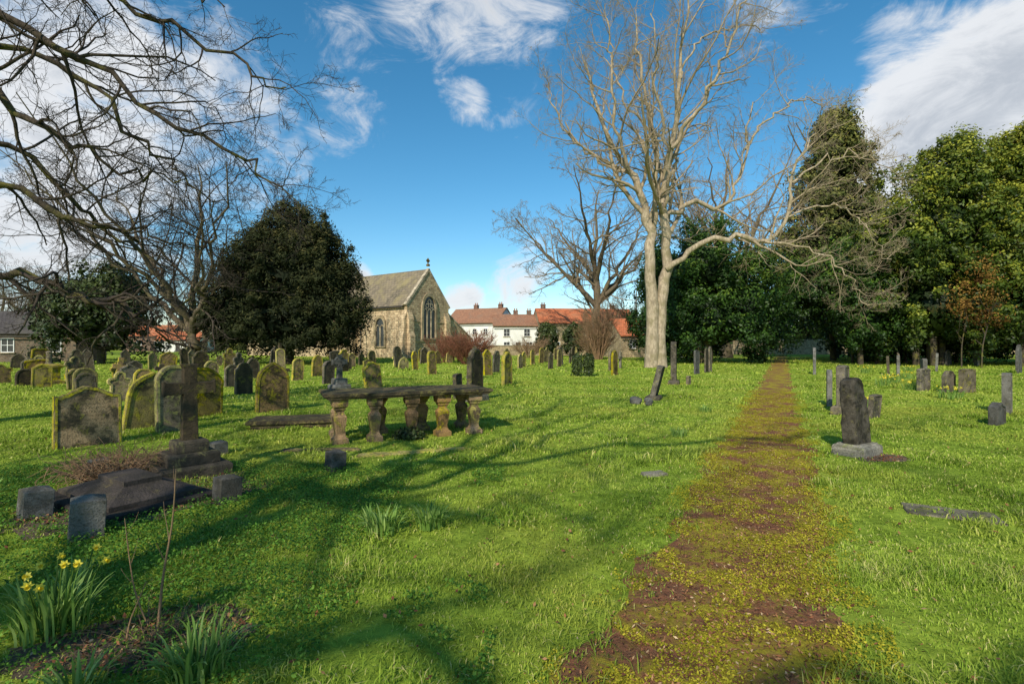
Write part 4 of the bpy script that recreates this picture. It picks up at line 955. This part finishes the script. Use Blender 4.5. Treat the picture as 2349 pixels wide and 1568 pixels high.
for i in range(n):
    j=(i+1)%n
    for k in range(4): mb.face([b+i*4+k,b+j*4+k,b+j*4+(k+1)%4,b+i*4+(k+1)%4])
add('cross_finial',mb.mesh('cross_finial',[M_sand]),CH)
mb=MB(); mb.box(.9,Wd-.9,-.10,-.003,2.0,2.16); mb.box(.9,Wd-.9,-.14,-.003,-.2,.7)
mb.box(.9,2.0,-.08,-.003,4.3,4.44); mb.box(5.2,Wd-.9,-.08,-.003,4.3,4.44)
add('string_course',mb.mesh('string_course',[M_copings],.02),CH)
pl=[(-.55,-.2),(-.55,2.6),(-.36,3.1),(-.36,4.6),(-.003,5.6),(-.003,-.2)]
for (x0,x1) in ((.0,.8),(Wd-.8,Wd)):
    mb=MB(); mb.prism(pl,x0,x1,axis='x'); add('buttress',mb.mesh('buttress',[M_church]),CH)
mb=MB(); mb.prism([(-.7,-.2),(-.003,-.2),(-.003,5.6),(-.45,4.6),(-.45,3.1),(-.7,2.6)],.0,.8); me=mb.mesh('buttress',[M_church]); add('buttress',me,CH,(0,.0,0)); add('buttress',me,CH,(0,9.0,0))
def arched_window(parent,cx,w,z0,zs,zt,loc,rot,lights=3):
    mb=MB(); outp=archpoly(w+.6,z0-.15,zs,zt+.4,cx); inp=archpoly(w,z0,zs,zt,cx)
    b=len(mb.v); n=len(outp)
    for yy in (-.18,-.003):
        for p_ in (outp,inp):
            for (x,z) in p_: mb.v.append((x,yy,z))
    for i in range(n):
        j=(i+1)%n
        mb.face([b+i,b+j,b+n+j,b+n+i]); mb.face([b+n+i,b+n+j,b+3*n+j,b+3*n+i]); mb.face([b+i,b+2*n+i,b+2*n+j,b+j])
    wo=add('window',mb.mesh('window',[M_copings]),parent,loc,rot)
    mb=MB(); mb.prism(inp,-.03,-.004); add('pane',mb.mesh('pane',[M_glass]),wo)
    mb=MB(); lw=w/lights
    for k in range(1,lights):
        x=cx-w/2+lw*k; mb.box(x-.07,x+.07,-.12,-.031,z0,zs+.1)
    for k in range(lights):
        x=cx-w/2+lw*(k+.5); pa=archpoly(lw-.02,zs-.35,zs-.15,zs+.45,x,6); pi=archpoly(lw-.2,zs-.35,zs-.15,zs+.3,x,6); n=len(pa); b=len(mb.v)
        for p_ in (pa,pi):
            for (xx,zz) in p_: mb.v.append((xx,-.115,zz))
        for i in range(1,n): mb.face([b+i,b+(i+1)%n,b+n+(i+1)%n,b+n+i])
    if lights==3:
        for (x,zc,r_) in ((cx-.38*w/2,zs+.75,.30),(cx+.38*w/2,zs+.75,.30),(cx,zs+1.25,.32)):
            b=len(mb.v); n=12
            for i in range(n):
                a=2*math.pi*i/n
                mb.v.append((x+r_*math.cos(a),-.11,zc+r_*math.sin(a))); mb.v.append((x+(r_-.1)*math.cos(a),-.11,zc+(r_-.1)*math.sin(a)))
            for i in range(n): mb.face([b+2*i,b+2*((i+1)%n),b+2*((i+1)%n)+1,b+2*i+1])
    add('tracery',mb.mesh('tracery',[M_copings]),wo)
arched_window(CH,Wd/2,2.05,2.4,5.6,7.5,(0,0,0),(0,0,0),3)
arched_window(CH,0,1.5,1.4,3.6,4.8,(0,4.6,0),(0,0,-math.pi/2),2)
arched_window(CH,Wd+2.0,.8,1.2,2.0,2.6,(0,.35,0),(0,0,0),2)
mb=MB(); mb.stack([(.06,0),(.06,6.1)],cx=-.12,cy=8.2,sides=8); mb.box(-.42,-.30,.4,LC-.1,6.02,6.14)
add('drainpipe',mb.mesh('drainpipe',[M_darkframe]),CH)

# ------------------------------------------------------------------ houses
def window(parent,x,z,w,h,y=0,frame=M_frame,bars=(1,1)):
    mb=MB(); t=.07
    mb.box(x-w/2,x+w/2,y-.06,y-.003,z,z+t); mb.box(x-w/2,x+w/2,y-.06,y-.003,z+h-t,z+h)
    mb.box(x-w/2,x-w/2+t,y-.06,y-.003,z+t,z+h-t); mb.box(x+w/2-t,x+w/2,y-.06,y-.003,z+t,z+h-t)
    for k in range(bars[0]): xx=x-w/2+w*(k+1)/(bars[0]+1); mb.box(xx-.025,xx+.025,y-.05,y-.021,z+t,z+h-t)
    for k in range(bars[1]): zz=z+h*(k+1)/(bars[1]+1); mb.box(x-w/2+t,x+w/2-t,y-.052,y-.022,zz-.025,zz+.025)
    f=add('window',mb.mesh('window',[frame]),parent)
    mb=MB(); mb.box(x-w/2+t,x+w/2-t,y-.02,y-.004,z+t,z+h-t); add('pane',mb.mesh('pane',[M_glass]),f)
    mb=MB(); mb.box(x-w/2-.08,x+w/2+.08,y-.14,y-.003,z-.1,z-.003); add('sill',mb.mesh('sill',[M_copings]),f)
def house(label,loc,yaw,Wd,D,E,RG,wall,roof,wins,chims,doors=(),group='terrace of old cottages',chm=M_brick):
    e=thing('house',label,'house',loc,(0,0,math.radians(yaw)),group)
    mb=MB(); mb.prism([(0,-.3),(D,-.3),(D,E),(D/2,RG-.12),(0,E)],0,Wd,axis='x'); add('wall',mb.mesh('wall',[wall]),e)
    mb=MB(); sl=(RG-E)/(D/2); ov=.3
    mb.slab([(-.12,-ov,E-ov*sl+.02),(Wd+.12,-ov,E-ov*sl+.02),(Wd+.12,D/2,RG-.08),(-.12,D/2,RG-.08)],.14)
    mb.slab([(-.12,D/2,RG-.08),(Wd+.12,D/2,RG-.08),(Wd+.12,D+ov,E-ov*sl+.02),(-.12,D+ov,E-ov*sl+.02)],.14)
    ro=add('roof',mb.mesh('roof',[roof]),e)
    for cx in chims:
        mb=MB(); mb.box(cx-.40,cx+.40,D/2-.3,D/2+.3,RG-.7,RG+.6); mb.box(cx-.46,cx+.46,D/2-.36,D/2+.36,RG+.603,RG+.70)
        c=add('chimney',mb.mesh('chimney',[chm]),ro)
        mb=MB()
        for dx in (-.2,.2): mb.stack([(.11,RG+.703),(.10,RG+1.05),(.11,RG+1.08)],cx=cx+dx,cy=D/2,sides=10)
        add('chimney_pot',mb.mesh('chimney_pot',[M_pot]),c)
    for (x,z,w,h) in wins: window(e,x,z,w,h)
    for (x,w,h) in doors:
        mb=MB(); mb.box(x-w/2,x+w/2,-.06,-.003,0,h); add('door',mb.mesh('door',[M_darkframe],.01),e)
    mb=MB(); mb.box(0,Wd,-.42,-.32,E-.38,E-.28); add('gutter',mb.mesh('gutter',[M_darkframe]),e)
    return e
house('white rendered cottage with brown tiled roof',(-12.5,96,0),-28,11,7.5,5.6,8.4,M_white,M_rbrown,[(6.5,3.4,.9,1.1),(8.8,3.4,.9,1.1),(8.6,.9,.9,1.2)],[4.5,9.8])
house('white two-storey cottage with brown roof and dark windows',(-3.2,88,0),4,7.8,7,4.9,7.0,M_white,M_rbrown,[(2.3,3.0,1.1,1.3),(5.8,3.0,1.1,1.3),(2.3,.9,1.1,1.2),(6.2,.9,1.1,1.2)],[4.1,6.5],[(4.3,.9,2.0)])
house('cream stone cottage with bright red pantile roof',(4.7,87,0),8,17,7,5.4,8.0,M_cream,M_rred,[(2.5,3.3,1.0,1.2),(6,3.3,1.0,1.2),(10,3.3,1.0,1.2),(13.6,3.3,1,1.2),(3,.9,1.1,1.2),(11,.9,1.1,1.2)],[1.3,14],[(7,.95,2.0)])
house('stone extension with red tiled roof',(13.6,64,0),14,5.5,6,2.8,5.0,M_cream,M_rred,[(1.6,1.1,.9,1.1)],[],[],None) 
house('red-roofed white cottage beyond the graves',(-78,112,0),8,9,7,2.6,4.6,M_white,M_rred,[(2.5,1.0,1.1,1.1),(6.5,1.0,1.1,1.1)],[1],[(4.5,.9,2)],None)
house('red-roofed brick cottage beyond the graves',(-92,122,0),4,10,7,3.8,6.4,M_brick,M_rred,[(3,1.4,1.1,1.1),(7,1.4,1.1,1.1)],[8],[],None)
house('low stone lodge with dark slate roof',(-49,46,0),16,8.2,6,2.7,4.8,M_brownwall,M_rdark,[(6.6,.9,1.0,1.3),(3,.9,1.0,1.3)],[],[],None)
e=thing('stone_wall','long pale stone boundary wall behind trees','wall',(34,84,0),(0,0,math.radians(-3)))
mb=MB(); mb.box(0,48,0,.5,-.2,2.3); add('wall_body',mb.mesh('wall_body',[M_cream]),e)
mb=MB(); mb.box(-.05,48.05,-.08,.58,2.303,2.45); add('coping',mb.mesh('coping',[M_copings],.02),e)
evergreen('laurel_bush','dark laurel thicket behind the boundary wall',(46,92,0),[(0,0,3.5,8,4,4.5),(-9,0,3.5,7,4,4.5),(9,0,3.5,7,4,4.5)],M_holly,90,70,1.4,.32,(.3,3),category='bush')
e=thing('stone_wall','low rubble wall beside the church','wall',(-4,76,0),(0,0,math.radians(3)))
mb=MB(); mb.box(0,20,0,.4,-.2,1.4); add('wall_body',mb.mesh('wall_body',[M_cream]),e)
mb=MB(); mb.box(-.05,20.05,-.06,.46,1.403,1.5); add('coping',mb.mesh('coping',[M_copings],.02),e)
print('done', len(bpy.data.objects))
